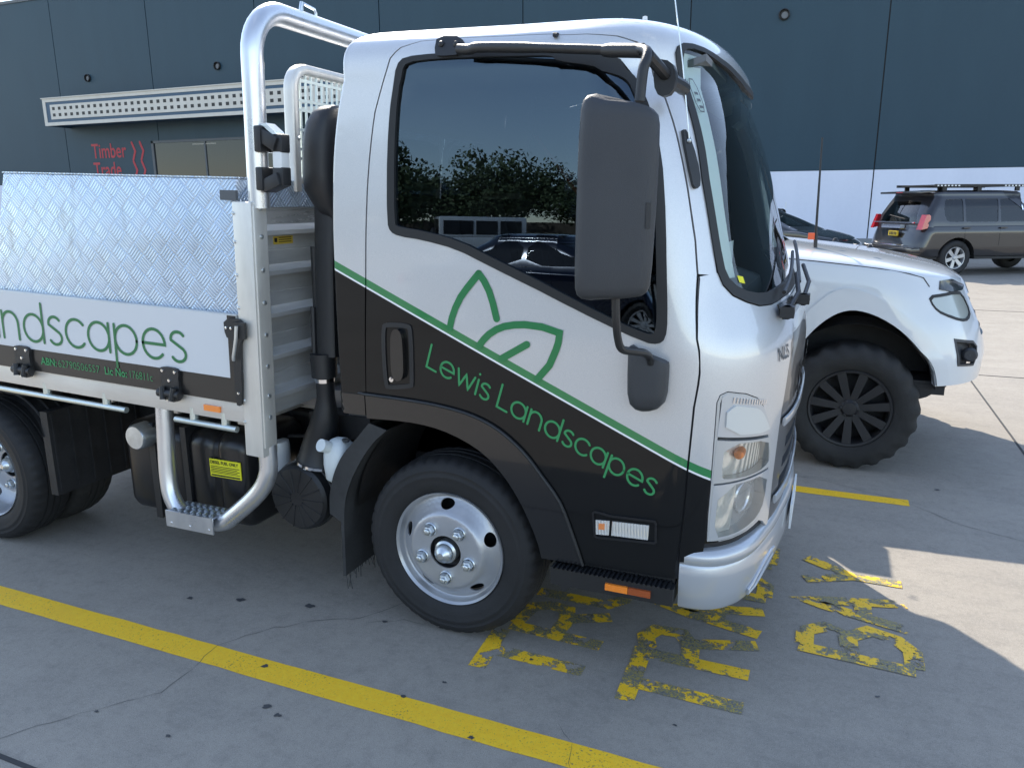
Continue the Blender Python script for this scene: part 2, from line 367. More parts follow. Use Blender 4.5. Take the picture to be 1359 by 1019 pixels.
class MB:
    """mesh collector: gathers shapes, builds ONE mesh object"""
    def __init__(s, xf=None): s.v = []; s.f = []; s.m = []; s.sm = []; s.n = {}; s.xf = xf; s.mi = 0
    def add(s, vs, fs, smooth=False, normals=None):
        o = len(s.v)
        for i, p in enumerate(vs): s.v.append(tuple(p))
        if normals is not None:
            for i, q in enumerate(normals): s.n[o+i] = tuple(q)
        for f in fs: s.f.append(tuple(o+i for i in f)); s.m.append(s.mi); s.sm.append(smooth)
        return s
    def box(s, x0, x1, y0, y1, z0, z1):
        vs = [(x, y, z) for x in (x0, x1) for y in (y0, y1) for z in (z0, z1)]
        return s.add(vs, [(0, 1, 3, 2), (4, 6, 7, 5), (0, 4, 5, 1), (2, 3, 7, 6), (0, 2, 6, 4), (1, 5, 7, 3)])
    def obox(s, c, ax, ay, az):
        """oriented box: centre and three half-axis vectors"""
        c, ax, ay, az = map(Vector, (c, ax, ay, az))
        vs = [c+ax*i+ay*j+az*k for i in (-1, 1) for j in (-1, 1) for k in (-1, 1)]
        return s.add(vs, [(0, 1, 3, 2), (4, 6, 7, 5), (0, 4, 5, 1), (2, 3, 7, 6), (0, 2, 6, 4), (1, 5, 7, 3)])
    def tube(s, pts, r, n=14, cap=True, sq=None):
        pts = [Vector(p) for p in pts]; rs = r if isinstance(r, (list, tuple)) else [r]*len(pts)
        T = [(pts[min(i+1, len(pts)-1)]-pts[max(i-1, 0)]).normalized() for i in range(len(pts))]
        up = Vector((0, 0, 1)) if abs(T[0].z) < .9 else Vector((1, 0, 0))
        N = (up-T[0]*up.dot(T[0])).normalized(); vs = []; fs = []
        for i, p in enumerate(pts):
            if i:
                N = (N-T[i]*N.dot(T[i])).normalized()
            Bn = T[i].cross(N)
            for k in range(n):
                a = 2*math.pi*k/n
                if sq: 
                    e = 2/sq[2]; ca, sa = math.cos(a), math.sin(a)
                    vs.append(p+N*(sq[0]*math.copysign(abs(ca)**e, ca))+Bn*(sq[1]*math.copysign(abs(sa)**e, sa)))
                else: vs.append(p+(N*math.cos(a)+Bn*math.sin(a))*rs[i])
        for i in range(len(pts)-1):
            for k in range(n): fs.append((i*n+k, i*n+(k+1) % n, (i+1)*n+(k+1) % n, (i+1)*n+k))
        s.add(vs, fs, True)
        if cap:
            for b in (0, (len(pts)-1)*n):
                s.add([vs[b+k] for k in range(n)], [tuple(range(n)) if b else tuple(range(n))[::-1]])
        return s
    def lathe(s, prof, c=(0, 0, 0), axis='Y', n=48, smooth=True, sgn=1):
        """prof: (r, h) pairs; h along the axis"""
        vs = []; fs = []; c = Vector(c)
        for r, h in prof:
            for k in range(n):
                a = 2*math.pi*k/n; q, w = r*math.cos(a), r*math.sin(a)
                vs.append(c+(Vector((q, h*sgn, w)) if axis == 'Y' else Vector((q, w, h)) if axis == 'Z' else Vector((h, q, w))))
        for i in range(len(prof)-1):
            for k in range(n): fs.append((i*n+k, i*n+(k+1) % n, (i+1)*n+(k+1) % n, (i+1)*n+k))
        return s.add(vs, fs, smooth)
    def disc(s, c, r, axis='Y', n=24, d=None):
        c = Vector(c); vs = []
        for k in range(n):
            a = 2*math.pi*k/n; q, w = r*math.cos(a), r*math.sin(a)
            vs.append(c+(Vector((q, 0, w)) if axis == 'Y' else Vector((q, w, 0)) if axis == 'Z' else Vector((0, q, w))))
        return s.add(vs, [tuple(range(n))])
    def prism(s, poly, f0, f1, smooth=False):
        """closed prism between two mappings of a 2-D polygon"""
        n = len(poly); a = [f0(*p) for p in poly]; b = [f1(*p) for p in poly]
        tri = fill(poly, [], None)
        s.add([f0(*p) for p in tri[0]], tri[1]); s.add([f1(*p) for p in tri[0]], [t[::-1] for t in tri[1]])
        return s.add(a+b, [(i, (i+1) % n, n+(i+1) % n, n+i) for i in range(n)], smooth)
    def panel(s, fn, outer, holes=(), step=.04, thick=.012, off=0., normal=None, estep=None):
        """fill a 2-D outline (with holes), bend it onto a surface, give it thickness"""
        es = estep or step
        outer = resample(outer, es); holes = [resample(h, es) for h in holes]
        P, T = fill(outer, holes, step)
        A = np.array(P)
        Q = fn(A[:, 0], A[:, 1]); N = normal(A[:, 0], A[:, 1]) if normal else np.tile(np.array([0, -1., 0]), (len(P), 1))
        Q = Q+N*off
        s.add(Q.tolist(), T, True, N.tolist())
        if thick:
            for ring in [outer]+holes:
                B = np.array(ring); q = fn(B[:, 0], B[:, 1]); nn = normal(B[:, 0], B[:, 1]) if normal else np.tile(np.array([0, -1., 0]), (len(B), 1))
                o = (q+nn*off).tolist(); i = (q+nn*(off-thick)).tolist(); k = len(o)
                s.add(o+i, [(a, (a+1) % k, k+(a+1) % k, k+a) for a in range(k)])
        return s
    def build(s, name, mats, parent=None, angle=35, bevel=0, seg=2):
        me = bpy.data.meshes.new(name)
        vs = [s.xf(*p) for p in s.v] if s.xf else s.v
        me.from_pydata(vs, [], s.f)
        for m in (mats if isinstance(mats, (list, tuple)) else [mats]): me.materials.append(m)
        me.polygons.foreach_set('material_index', s.m); me.polygons.foreach_set('use_smooth', s.sm)
        if not s.n and not bevel:
            bm = bmesh.new(); bm.from_mesh(me); bmesh.ops.remove_doubles(bm, verts=bm.verts, dist=1e-5); bmesh.ops.recalc_face_normals(bm, faces=bm.faces)
            bm.to_mesh(me); bm.free()
            if any(s.sm): me.set_sharp_from_angle(angle=R(angle))
        elif s.n:
            me.update()
            nn = []
            fl = [0.]*3
            vn = {i: Vector(q) for i, q in s.n.items()}
            for p in me.polygons:
                for vi in p.vertices: nn.append(vn[vi] if vi in vn else p.normal.copy())
            me.normals_split_custom_set([tuple(q) for q in nn])
        if bevel:
            bm = bmesh.new(); bm.from_mesh(me); bmesh.ops.remove_doubles(bm, verts=bm.verts, dist=1e-5); bmesh.ops.recalc_face_normals(bm, faces=bm.faces)
            ed = [e for e in bm.edges if len(e.link_faces) == 2 and e.calc_face_angle(0) > R(angle)]
            bmesh.ops.bevel(bm, geom=ed, offset=bevel, segments=seg, affect='EDGES', profile=.6, clamp_overlap=True)
            for f in bm.faces: f.smooth = True
            bm.to_mesh(me); bm.free(); me.set_sharp_from_angle(angle=R(30))
        me.update()
        return link(bpy.data.objects.new(name, me), parent)
def fill(outer, holes, step):
    pts = []; ed = []
    for ring in [outer]+list(holes):
        o = len(pts); n = len(ring); pts += [Vector(p[:2]) for p in ring]; ed += [(o+i, o+(i+1) % n) for i in range(n)]
    nb = len(pts)
    if step:
        xs = [p[0] for p in outer]; ys = [p[1] for p in outer]
        gx = np.arange(min(xs)+step/2, max(xs), step); gy = np.arange(min(ys)+step/2, max(ys), step)
        if len(gx) and len(gy):
            G = np.array([(a+(step/2 if j % 2 else 0), b) for j, b in enumerate(gy) for a in gx])
            k = inside(outer, G)
            for h in holes: k &= ~inside(h, G)
            G = G[k]
            if len(G):
                E = np.array([tuple(p) for p in pts[:nb]]); d = np.sqrt(((G[:, None]-E[None])**2).sum(-1)).min(1); G = G[d > step*.4]
            pts += [Vector(q) for q in G.tolist()]
    V, _, F, _, _, _ = delaunay_2d_cdt(pts, ed, [], 0, 1e-7)
    V = [(v.x, v.y) for v in V]
    C = np.array([((V[a][0]+V[b][0]+V[c][0])/3, (V[a][1]+V[b][1]+V[c][1])/3) for a, b, c in F])
    k = inside(outer, C)
    for h in holes: k &= ~inside(h, C)
    return V, [tuple(F[i]) for i in range(len(F)) if k[i]]
def text_mesh(body, size, align='LEFT', font_shear=0, weight=0.):
    c = bpy.data.curves.new('lettering', 'FONT'); c.body = body; c.size = size; c.align_x = align; c.offset = weight; c.resolution_u = 4
    o = bpy.data.objects.new('lettering', c); COL.objects.link(o)
    dg = bpy.context.evaluated_depsgraph_get(); me = bpy.data.meshes.new_from_object(o.evaluated_get(dg))
    vs = [tuple(v.co) for v in me.vertices]; fs = [tuple(p.vertices) for p in me.polygons]
    bpy.data.objects.remove(o); bpy.data.curves.remove(c); bpy.data.meshes.remove(me)
    return vs, fs
def lettering(name, body, size, fn, m, parent, weight=0., align='LEFT', xs=1.):
    vs, fs = text_mesh(body, size, align, 0, weight); b = MB()
    b.add([fn(x*xs, y) for x, y, _ in vs], fs)
    return b.build(name, m, parent)
# rounded single-line letters (x-height 1, stroke centre lines)
def _arc(cx, cy, rx, ry, a0, a1, n=18): return [(cx+rx*math.cos(R(a0+(a1-a0)*i/n)), cy+ry*math.sin(R(a0+(a1-a0)*i/n))) for i in range(n+1)]
GL = {'L': ([[(0, 1.5), (0, 0), (.72, 0)]], .95), 'e': ([[(.02, .5), (1.0, .5)]+_arc(.51, .5, .49, .5, 0, 318, 30)], 1.25),
      'w': ([[(0, 1), (.3, 0), (.62, .9), (.94, 0), (1.24, 1)]], 1.5), 'i': ([[(0, 1), (0, 0)], [(0, 1.36), (0, 1.38)]], .27),
      's': ([_arc(.33, .75, .30, .25, 35, 190, 12)+_arc(.33, .25, .31, .25, 60, -150, 16)], .88),
      'a': ([_arc(.5, .5, .5, .5, 0, 360, 34), [(1, 1), (1, 0)]], 1.28), 'n': ([[(0, 1), (0, 0)], _arc(.42, .56, .42, .44, 180, 0, 18)+[(.84, 0)]], 1.14),
      'd': ([_arc(.5, .5, .5, .5, 0, 360, 34), [(1, 1.42), (1, 0)]], 1.28), 'c': ([_arc(.5, .5, .5, .5, 42, 318, 26)], 1.1),
      'p': ([_arc(.5, .5, .5, .5, 0, 360, 34), [(0, 1), (0, -.5)]], 1.26), ' ': ([], .45)}
def stroke2d(b, pts, w, fn, caps=True):
    """ribbon of constant width with round ends, in 2-D, mapped by fn"""
    P = [Vector(p) for p in pts]; Q = [P[0]]
    for p in P[1:]:
        l = (p-Q[-1]).length
        if l < 1e-6: continue
        k = max(1, int(l/(w*1.2)));a = Q[-1].copy()
        for j in range(1, k+1): Q.append(a.lerp(p, j/k))
    P = Q; n = len(P); Lf = []; Rt = []
    for i in range(n):
        a = (P[i]-P[i-1]).normalized() if i else None; c = (P[i+1]-P[i]).normalized() if i < n-1 else None
        t = (a+c) if (a is not None and c is not None) else (a or c)
        if t.length < .2: t = c
        t = t.normalized(); k = 1/max(.6, t.dot(c if c is not None else a)); q = Vector((-t.y, t.x))*w/2*k
        Lf.append(P[i]+q); Rt.append(P[i]-q)
    b.add([fn(*p) for p in Lf+Rt], [(i, i+1, n+i+1, n+i) for i in range(n-1)])
    if not caps: return
    for e, d in ((P[0], (P[0]-P[1]).normalized()), (P[-1], (P[-1]-P[-2]).normalized())):
        a0 = math.atan2(d.y, d.x); pp = [e+Vector((math.cos(a0+R(t)), math.sin(a0+R(t))))*w/2 for t in range(-90, 91, 30)]
        b.add([fn(*p) for p in pp], [tuple(range(len(pp)))])
def stroke_text(name, s, org, dx, xh, w, fn, m, parent, slant=None, lean=0.):
    """text along direction dx in the (s, t) plane of fn"""
    d = Vector(dx).normalized(); u = Vector(slant).normalized() if slant else Vector((-d.y, d.x)); b = MB(); x = 0
    for ch in s:
        st, adv = GL[ch]
        for q, pl in enumerate(st):
            def fq(a_, b_, q=q): p = fn(a_, b_); return (p[0], p[1]-.0006*q, p[2])
            stroke2d(b, [tuple(Vector(org)+d*((x+px)*xh)+u*(py*xh)) for px, py in pl], w, fq)
        x += adv
    return b.build(name, m, parent), x*xh
def copy_tree(o, parent=None):
    c = o.copy(); COL.objects.link(c); c.parent = parent
    for ch in list(o.children): copy_tree(ch, c)
    return c
# ------------------------------------------------------------------ the ground
g = MB(); g.add([(-150, -150, 0), (150, -150, 0), (150, 150, 0), (-150, 150, 0)], [(0, 1, 2, 3)])
tag(g.build('ground', m_conc), kind='structure')
m_joint = mat('joint_filler', (.045, .045, .045), .8, bump=.3, bscale=90)
jb = MB()
for x in (-11.5, -4.5, 2.5, 9.5, 16.5): jb.box(x-.007, x+.007, -40, 29.6, .0005, .003)
for y in (-22, -15.1, -8.1, -1.11, 5.9, 10.98, 18.9): jb.box(-40, 40, y-.007, y+.007, .0005, .0035)
tag(jb.build('ground_joints', m_joint), kind='structure')
def crack(b, pts, w):
    rnd = random.Random(int(abs(pts[0][0]*1000))); P = []
    for i in range(len(pts)-1):
        a, c = Vector(pts[i]), Vector(pts[i+1]); k = max(2, int((c-a).length/.035))
        for j in range(k): P.append(a.lerp(c, j/k)+Vector((rnd.uniform(-1, 1), rnd.uniform(-1, 1)))*.007)
    P.append(Vector(pts[-1])); L_, R_ = [], []
    for i, p in enumerate(P):
        t = (P[min(i+1, len(P)-1)]-P[max(i-1, 0)]).normalized(); q = Vector((-t.y, t.x))*w*rnd.uniform(.15, .6)*(.3 if i in (0, len(P)-1) else 1)
        L_.append((p+q).to_3d()); R_.append((p-q).to_3d())
    n = len(P); vs = [(v.x, v.y, .0020) for v in L_+R_]; b.add(vs, [(i, i+1, n+i+1, n+i) for i in range(n-1)])
cb = MB()
crack(cb, [(-1.06, -1.10), (-.9, -.88), (-.745, -.69), (-.745, -.55)], .0020)
crack(cb, [(-.745, -.55), (-.775, -.40), (-.68, -.25), (-.573, -.14)], .0022)
crack(cb, [(-.573, -.14), (-.38, -.03), (-.31, .09), (-.2, .3)], .0026)
crack(cb, [(-.35, -.06), (-.22, .02), (-.12, .02)], .0018)
crack(cb, [(.8, 2.4), (1.30, 2.32), (1.49, 2.23), (1.68, 2.16), (1.95, 1.9), (2.3, 1.75), (2.9, 1.6)], .003)
crack(cb, [(.55, -.33), (.62, -.40), (.66, -.52)], .0015)
tag(cb.build('ground_cracks', mat('crack_shadow', (.07, .07, .068), .9)), kind='structure')
sb = MB(); rnd = random.Random(3)
for x, y, r in ((-1.14, -.17, .022), (-.93, -.10, .028), (-.63, -.03, .03), (-.52, -.44, .02), (.03, -.40, .014), (-.36, -.62, .022), (-.30, -.64, .018), (.33, -.50, .016), (-.05, .03, .02), (-.28, -.02, .016), (.12, -.28, .012), (.35, -.04, .012), (-.55, -.85, .014), (-.86, -.85, .012), (2.3, 1.2, .014), (1.5, .2, .012), (.9, -.2, .01), (1.9, 2.4, .02), (2.6, 2.9, .03)):
    n = 11; q = [rnd.uniform(.45, 1.1) for _ in range(n)]
    sb.add([(x+r*q[k]*.85*math.cos(2*math.pi*k/n), y+r*q[k]*.6*math.sin(2*math.pi*k/n), .0024) for k in range(n)], [tuple(range(n))])
tag(sb.build('ground_spots', mat('oil_spot', (.07, .07, .072), .5)), kind='structure')
def line(b, x0, x1, y0, y1, z=.0014):
    n = max(2, int(abs(x1-x0)/.1)); rr = random.Random(int(y0*100)); up = [(x0+(x1-x0)*i/n, y1+rr.uniform(-1, 1)*.0022, z) for i in range(n+1)]; lo = [(x0+(x1-x0)*i/n, y0+rr.uniform(-1, 1)*.0022, z) for i in range(n+1)]
    b.add(lo+up, [(i, i+1, n+2+i, n+1+i) for i in range(n)])
lb = MB(); line(lb, -4.2, 1.75, -.508, -.402); line(lb, -4.2, 1.735, 2.070, 2.167); line(lb, -4.2, 1.74, 4.64, 4.745)
tag(lb.build('parking_lines', m_yel), kind='structure')
LET = [[(.17, .11), (.185, -.155)], [(.18, -.03), (.545, -.035)], [(.19, .15), (.56, .14)], [(.20, .17), (.22, .31), (.29, .35), (.36, .34), (.385, .26), (.37, .15)], [(.38, .27), (.54, .35)],
       [(.2, .44), (.50, .44), (.55, .50), (.55, .58), (.50, .63), (.2, .63)], [(.3, .76), (.2, .82), (.2, .9), (.28, .95)],
       [(.71, .19), (.72, -.14)], [(.74, -.03), (1.09, -.035)], [(.73, .16), (1.09, .16)], [(.73, .18), (.70, .27), (.73, .33), (.82, .34), (.87, .27), (.88, .17)], [(.87, .28), (1.1, .36)],
       [(1.1, .44), (.73, .52), (1.1, .62)], [(.93, .47), (.93, .59)], [(.73, .73), (1.1, .73)], [(.74, .75), (.74, .85), (.85, .93), (1.0, .93), (1.09, .85), (1.09, .75)], [(.73, 1.05), (1.1, 1.05)], [(1.09, 1.07), (1.09, 1.25)],
       [(1.24, .42), (1.63, .40)], [(1.26, .44), (1.26, .54), (1.33, .60), (1.41, .56), (1.42, .43)], [(1.42, .56), (1.49, .63), (1.58, .60), (1.63, .53), (1.63, .42)],
       [(1.63, .69), (1.24, .79), (1.63, .90)], [(1.47, .73), (1.47, .86)], [(1.44, 1.08), (1.63, 1.08)], [(1.24, 1.20), (1.44, 1.08), (1.24, .98)]]
wb = MB()
for q, pl in enumerate(LET): stroke2d(wb, pl, .066, lambda x, y, q=q: (x, y, .0012+.0001*q), False)
tag(wb.build('painted_bay_letters', m_worn), kind='structure')

# ------------------------------------------------------------------ the flatbed truck
TR = empty('flatbed_truck', (0, 0, 0), 0, 'white and black tray truck with a green stripe and leaf logo on its door', 'truck')
SM = CAB.s_mid; YC = .85
def spl(P, k=4):
    out = []
    for i in range(len(P)-1):
        p0, p1, p2, p3 = [Vector(P[max(0, min(len(P)-1, j))]) for j in (i-1, i, i+1, i+2)]
        for q in range(k):
            t = q/k; out.append(.5*((2*p1)+(p2-p0)*t+(2*p0-5*p1+4*p2-p3)*t*t+(3*p1-p0-3*p2+p3)*t**3))
    out.append(Vector(P[-1])); return out
def both(b, nm, m, par, yc=0):
    o = b.build(nm, m, par); n = MB(); n.v = [(x, 2*yc-y, z) for x, y, z in b.v]; n.f = [f[::-1] for f in b.f]; n.m = b.m; n.sm = b.sm; n.n = {i: (q[0], -q[1], q[2]) for i, q in b.n.items()}; n.build(nm, m, par); return o
def cabn(s, t): return CAB.normal(s, t)
def half(b):
    """add the mirror image of everything gathered so far"""
    n = len(b.v); vs = [(x, 2*YC-y, z) for x, y, z in b.v]; N = dict(b.n)
    b.v += vs; b.f += [tuple(n+i for i in f)[::-1] for f in b.f]; b.m += b.m; b.sm += b.sm
    for i, q in N.items(): b.n[n+i] = (q[0], -q[1], q[2])
    return b
def cabf(off):
    def f(s, t):
        p = CAB(s, t)+CAB.normal(s, t)*off; return tuple(float(k) for k in p)
    return f
door = [(-.300,.849),(-.276,1.327),(-.262,1.651),(-.246,1.889),(-.226,1.982),(-.192,2.042),(-.148,2.120),(-.064,2.180),(.104,2.196),(.317,2.184),(.803,2.150),(.893,2.119),(.948,2.075),(.988,2.015),(1.008,1.939),(1.005,1.809),(.999,1.656),(.988,1.501),(.970,1.401),(.903,1.211),(.880,1.000),(.877,.802),(.876,.648),(.873,.515),(.870,.408),(.540,.405)]
crease = [(.546,.401),(.504,.508),(.455,.621),(.385,.712),(.318,.790),(.232,.856),(.138,.896),(.030,.917),(-.100,.928),(-.299,.934)]
arch = [(.383,.401),(.369,.457),(.340,.530),(.300,.610),(.240,.696),(.155,.772),(.027,.826),(-.113,.846),(-.300,.842)]
crease = [tuple(p) for p in spl(crease, 3)]; arch = [tuple(p) for p in spl(arch, 3)]
seal = smooth_poly([(-.183,1.540),(-.183,1.771),(-.179,1.960),(-.163,2.010),(-.121,2.050),(.018,2.062),(.279,2.060),(.811,2.026),(.895,2.008),(.935,1.985),(.950,1.945),(.946,1.764),(.912,1.546),(.873,1.367),(.842,1.269),(.812,1.208),(.784,1.190),(.745,1.192),(.574,1.264),(.381,1.335),(.201,1.410),(.083,1.460),(-.045,1.487),(-.138,1.497),(-.170,1.510)], 1)
ws = [(SM,2.05),(1.60,2.060),(1.378,2.085),(1.233,2.116),(1.166,2.120),(1.119,2.108),(1.095,2.080),(1.085,2.039),(1.090,1.961),(1.082,1.872),(1.072,1.768),(1.060,1.681),(1.055,1.577),(1.048,1.471),(1.044,1.408),(1.052,1.369),(1.081,1.335),(1.139,1.310),(1.205,1.293),(1.300,1.288),(1.484,1.294),(SM,1.297)]
hl = [(.956,.640),(.955,.753),(.952,.911),(.950,1.015),(.959,1.040),(.984,1.050),(1.054,1.037),(1.112,1.015),(1.152,.981),(1.196,.922),(1.224,.866),(1.242,.809),(1.255,.744),(1.252,.615),(1.207,.568),(1.132,.551),(1.059,.544),(1.009,.541),(.962,.543)]
door_all = door[:-1]+[(.540,.405)]+crease[1:-1]+[(-.299,.934)]
door_all = [door[0]]+door[1:25]+[(.545,.404)]+crease[1:]      # door skin ends on the crease; the flare band sits below
dd = [(-.2985,.934)]+door[1:25]+[(.545,.404)]+crease[1:-1]

# dark inner lining, seen through the shut lines
b = MB()
Ln = [(-.39,.84),(-.30,.84)]+[(x, y) for x, y in arch[::-1][1:]]+[(.87,.40),(1.0,.40),(1.0,.50),(SM,.50),(SM,1.28)]+ws[::-1][1:]+[(SM,2.10),(-.39,2.10)]
b.panel(CAB, Ln, [inset(seal, .012), hl], .05, 0, -.016, cabn); half(b)
b.build('cab_lining', m_seat, TR)
# cab shell: rear wall, pillars, roof
b = MB()
up = [(x-.006 if x < .4 else x, y+.004) for x, y in door[4:18]]
left = [(x-.006, y) for x, y in door[0:5]]
RC = -.66
out = [(-.398,.852),(-.306,.852)]+left[1:4]
out += [(-.232,1.984),(-.198,2.047),(-.153,2.127),(-.066,2.187),(.104,2.203),(.317,2.191),(.805,2.157),(.897,2.126),(.954,2.081),(.995,2.018),(1.0145,1.940),(1.0115,1.809),(1.0055,1.656),(.9945,1.501),(.977,1.404)]
out += [(1.040,1.398)]+ws[::-1][8:]+[(SM,2.32),(-.398,2.32)]
rw = [(CAB.s_rmid,1.35),(CAB.s_rmid+.42,1.35),(CAB.s_rmid+.46,1.40),(CAB.s_rmid+.46,1.82),(CAB.s_rmid+.42,1.87),(CAB.s_rmid,1.87)]
rw = [(x, y) for x, y in rw]; rwin = [(CAB.s_rmid+.03 if x == CAB.s_rmid else x, y) for x, y in rw]
b.panel(CAB, out, [], .04, .013, 0, cabn)
b.panel(CAB, [(CAB.s_rmid,.852),(RC,.852),(RC,2.32),(CAB.s_rmid,2.32)], [rwin], .06, 0, 0, cabn)
ss = RC+(-.398-RC)*np.linspace(0, 1, 60)**.6; tt = np.concatenate([np.linspace(.852, 1.985, 40), CAB.z0+np.linspace(0, 1, 24)**1.6*(2.32-CAB.z0)])
A_, B_ = np.meshgrid(ss, tt, indexing='ij'); G_ = CAB(A_, B_); N_ = CAB.normal(A_, B_); nt_ = len(tt)
b.add(G_.reshape(-1, 3).tolist(), [(i*nt_+j, (i+1)*nt_+j, (i+1)*nt_+j+1, i*nt_+j+1) for i in range(len(ss)-1) for j in range(nt_-1)], True, N_.reshape(-1, 3).tolist())
ss = np.concatenate([np.linspace(CAB.s_rmid, SM, 120)]); tt = np.concatenate([np.linspace(2.32, 2.9, 22), [2.95, 2.98, 2.992]])
G_ = CAB(*np.meshgrid(ss, tt, indexing='ij')); N_ = CAB.normal(*np.meshgrid(ss, tt, indexing='ij')); nt_ = len(tt)
N_[:, -4:] = (0, 0, 1)
b.add(G_.reshape(-1, 3).tolist(), [(i*nt_+j, (i+1)*nt_+j, (i+1)*nt_+j+1, i*nt_+j+1) for i in range(len(ss)-1) for j in range(nt_-1)], True, N_.reshape(-1, 3).tolist())
half(b); shell = b.build('cab_shell', m_cab, TR)
b = MB(); b.panel(CAB, inset(rwin, -.004), [], .06, 0, -.008, cabn); half(b); b.build('rear_window', g_side, TR)
# roof ribs and little bolts
b = MB()
for x, y in ((.50, .42), (.58, .42), (-.28, .40)): b = MB(); b.lathe([(0.001, .03), (.008, .028), (.010, .0), (.010, -.03)], (x, y, 2.19+.005), 'Z', 10); b.build('roof_bolt', m_white, TR)

# doors
def make_door(mirror=False):
    b = MB(); b.panel(CAB, dd, [seal], .035, .014, 0, cabn)
    if mirror:
        n = len(b.v); b.v = [(x, 2*YC-y, z) for x, y, z in b.v]; b.f = [f[::-1] for f in b.f]; b.n = {i: (q[0], -q[1], q[2]) for i, q in b.n.items()}
    d = b.build('door', m_cab, TR)
    def mk(nm, b, m, par=d, **k):
        if mirror:
            b.v = [(x, 2*YC-y, z) for x, y, z in b.v]; b.f = [f[::-1] for f in b.f]; b.n = {i: (q[0], -q[1], q[2]) for i, q in b.n.items()}
        return b.build(nm, m, par, **k)
    b = MB(); b.panel(CAB, inset(seal, .001), [inset(seal, .030)], .03, .016, .005, cabn); mk('window_seal', b, m_rub)
    b = MB(); b.panel(CAB, inset(seal, .026), [], .04, 0, -.008, cabn); mk('side_window', b, g_side)
    # handle in its recessed cup
    hx0, hx1, hz0, hz1 = -.220, -.094, .968, 1.206
    P = smooth_poly([(hx0, hz0), (hx0+.02, hz0-.008), (hx1-.008, hz0+.006), (hx1, hz0+.02), (hx1+.004, hz1-.015), (hx1-.015, hz1), (hx0+.02, hz1), (hx0, hz1-.018)], 2)
    b = MB(); b.panel(CAB, P, [inset(P, .016)], .03, .012, .005, cabn)
    Q = inset(P, .015); b.panel(CAB, Q, [], .03, 0, -.003, cabn); h = mk('door_handle', b, m_black, angle=40)
    f = cabf(0); b = MB()
    gx = -.150
    b.prism(smooth_poly([(gx-.026, 1.000), (gx+.022, 1.000), (gx+.026, 1.10), (gx+.022, 1.185), (gx-.020, 1.185), (gx-.026, 1.10)], 2), cabf(.020), cabf(.002))
    mk('grip', b, m_blackg, h)
    b = MB(); q = Vector(f(-.188, .998)); b.lathe([(.0005, -.004), (.009, -.003), (.010, .004)], q, 'Y', 16); mk('key_lock', b, m_chrome, h)
    return d
D1 = make_door(); D2 = make_door(True)
# decals on the near door
b = MB(); f = cabf(.0022)
stroke2d(b, [(.053,1.199),(.062,1.235),(.075,1.268),(.095,1.305),(.118,1.334),(.163,1.385)], .024, f)
stroke2d(b, [(.163,1.385),(.182,1.362),(.200,1.330),(.214,1.290),(.227,1.240)], .024, f)
stroke2d(b, [(.163,1.146),(.180,1.168),(.200,1.187),(.226,1.204),(.255,1.216),(.290,1.223),(.327,1.226),(.389,1.222),(.452,1.206),(.446,1.175),(.437,1.150),(.414,1.098),(.371,1.047)], .024, cabf(.0026))
stroke2d(b, [(.246,1.108),(.335,1.161)], .024, cabf(.003))
lf = b.build('leaf_logo', m_green, TR)
stroke_text('door_lettering', 'Lewis Landscapes', (-.042, 1.058), (.843, -.377), .0548, .0078, cabf(.0022), m_greent, TR, slant=(.29, .957))

# wheel arch flare
b = MB()
band = arch+[(-.300,.930)]+[(x, y-.005) for x, y in crease[::-1][1:]]+[(.535,.402)]
b.panel(CAB, band, [], .03, .05, .006, cabn)
b.panel(CAB, [(-.306,.852),(-.306,.930),(-.46,.930),(-.46,.852)][::-1], [], .03, .02, .004, cabn)
both(b, 'wheel_arch', m_blackg, TR, YC)
b = MB()
n = len(crease); q = [cabf(.007)(*p) for p in crease]; b.tube(q+[cabf(.006)(-.45, .934)], .006, 8); both(b, 'arch_lip', m_black, TR, YC)
# front panel, lamps, grille
b = MB()
fo = [(.978,1.396),(.9785,1.390),(.9095,1.211),(.8865,1.000),(.8835,.802),(.8825,.648),(.880,.515),(.880,.47),(.955,.47),(.957,.538),(1.06,.541),(1.14,.548),(1.22,.562),(1.26,.545),(1.32,.50)]
gr = [(1.318,.56),(1.305,.70),(1.312,.90),(1.345,1.06),(1.385,1.150),(1.45,1.176),(SM,1.186)]
fo2 = fo+gr+[(SM,1.290)]+[(x, y-.003) for x, y in ws[::-1][1:8]]
b.panel(CAB, fo2, [hl], .035, .014, 0, cabn); half(b); b.build('front_panel', m_cab, TR)
m_gp = mat('dark_grey_grille_panel', (.07, .075, .08), .35, .3, coat=.5)
b = MB()
gp = [(1.322,.52)]+[(x+.004, y-.003) for x, y in gr[:-1]]+[(SM,1.182),(SM,.52)]
slots = [[(1.42+.02*k, .62+.07*k), (SM-.02, .62+.07*k), (SM-.02, .66+.07*k), (1.42+.02*k, .66+.07*k)] for k in range(3)]
b.panel(CAB, gp, slots, .05, .03, -.003, cabn); half(b); gpan = b.build('grille_panel', m_gp, TR)
b = MB(); b.panel(CAB, [(1.38,.58),(SM,.58),(SM,.86),(1.40,.86)], [], .06, 0, -.04, cabn); half(b); b.build('grille_mesh', m_dark, TR)
b = MB()
for t0 in (.885, .60): b.tube([cabf(.006)(s, t0) for s in np.linspace(1.345, SM, 14)], .012, 8, sq=(.016, .006, 3))
half(b); b.build('grille_bar', m_cover, TR)
# badges: chrome maker's name in the middle, small model letters on the corner
lettering('maker_emblem', 'ISUZU', .16, lambda x, y: cabf(.006)(SM-.36+x, .935+y), m_chrome, TR, .004, 'LEFT', 1.35)
b = lettering('model_letters', 'NLS', .062, lambda x, y: cabf(.003)(1.235+x, 1.112+y), m_inkg, TR, .001)
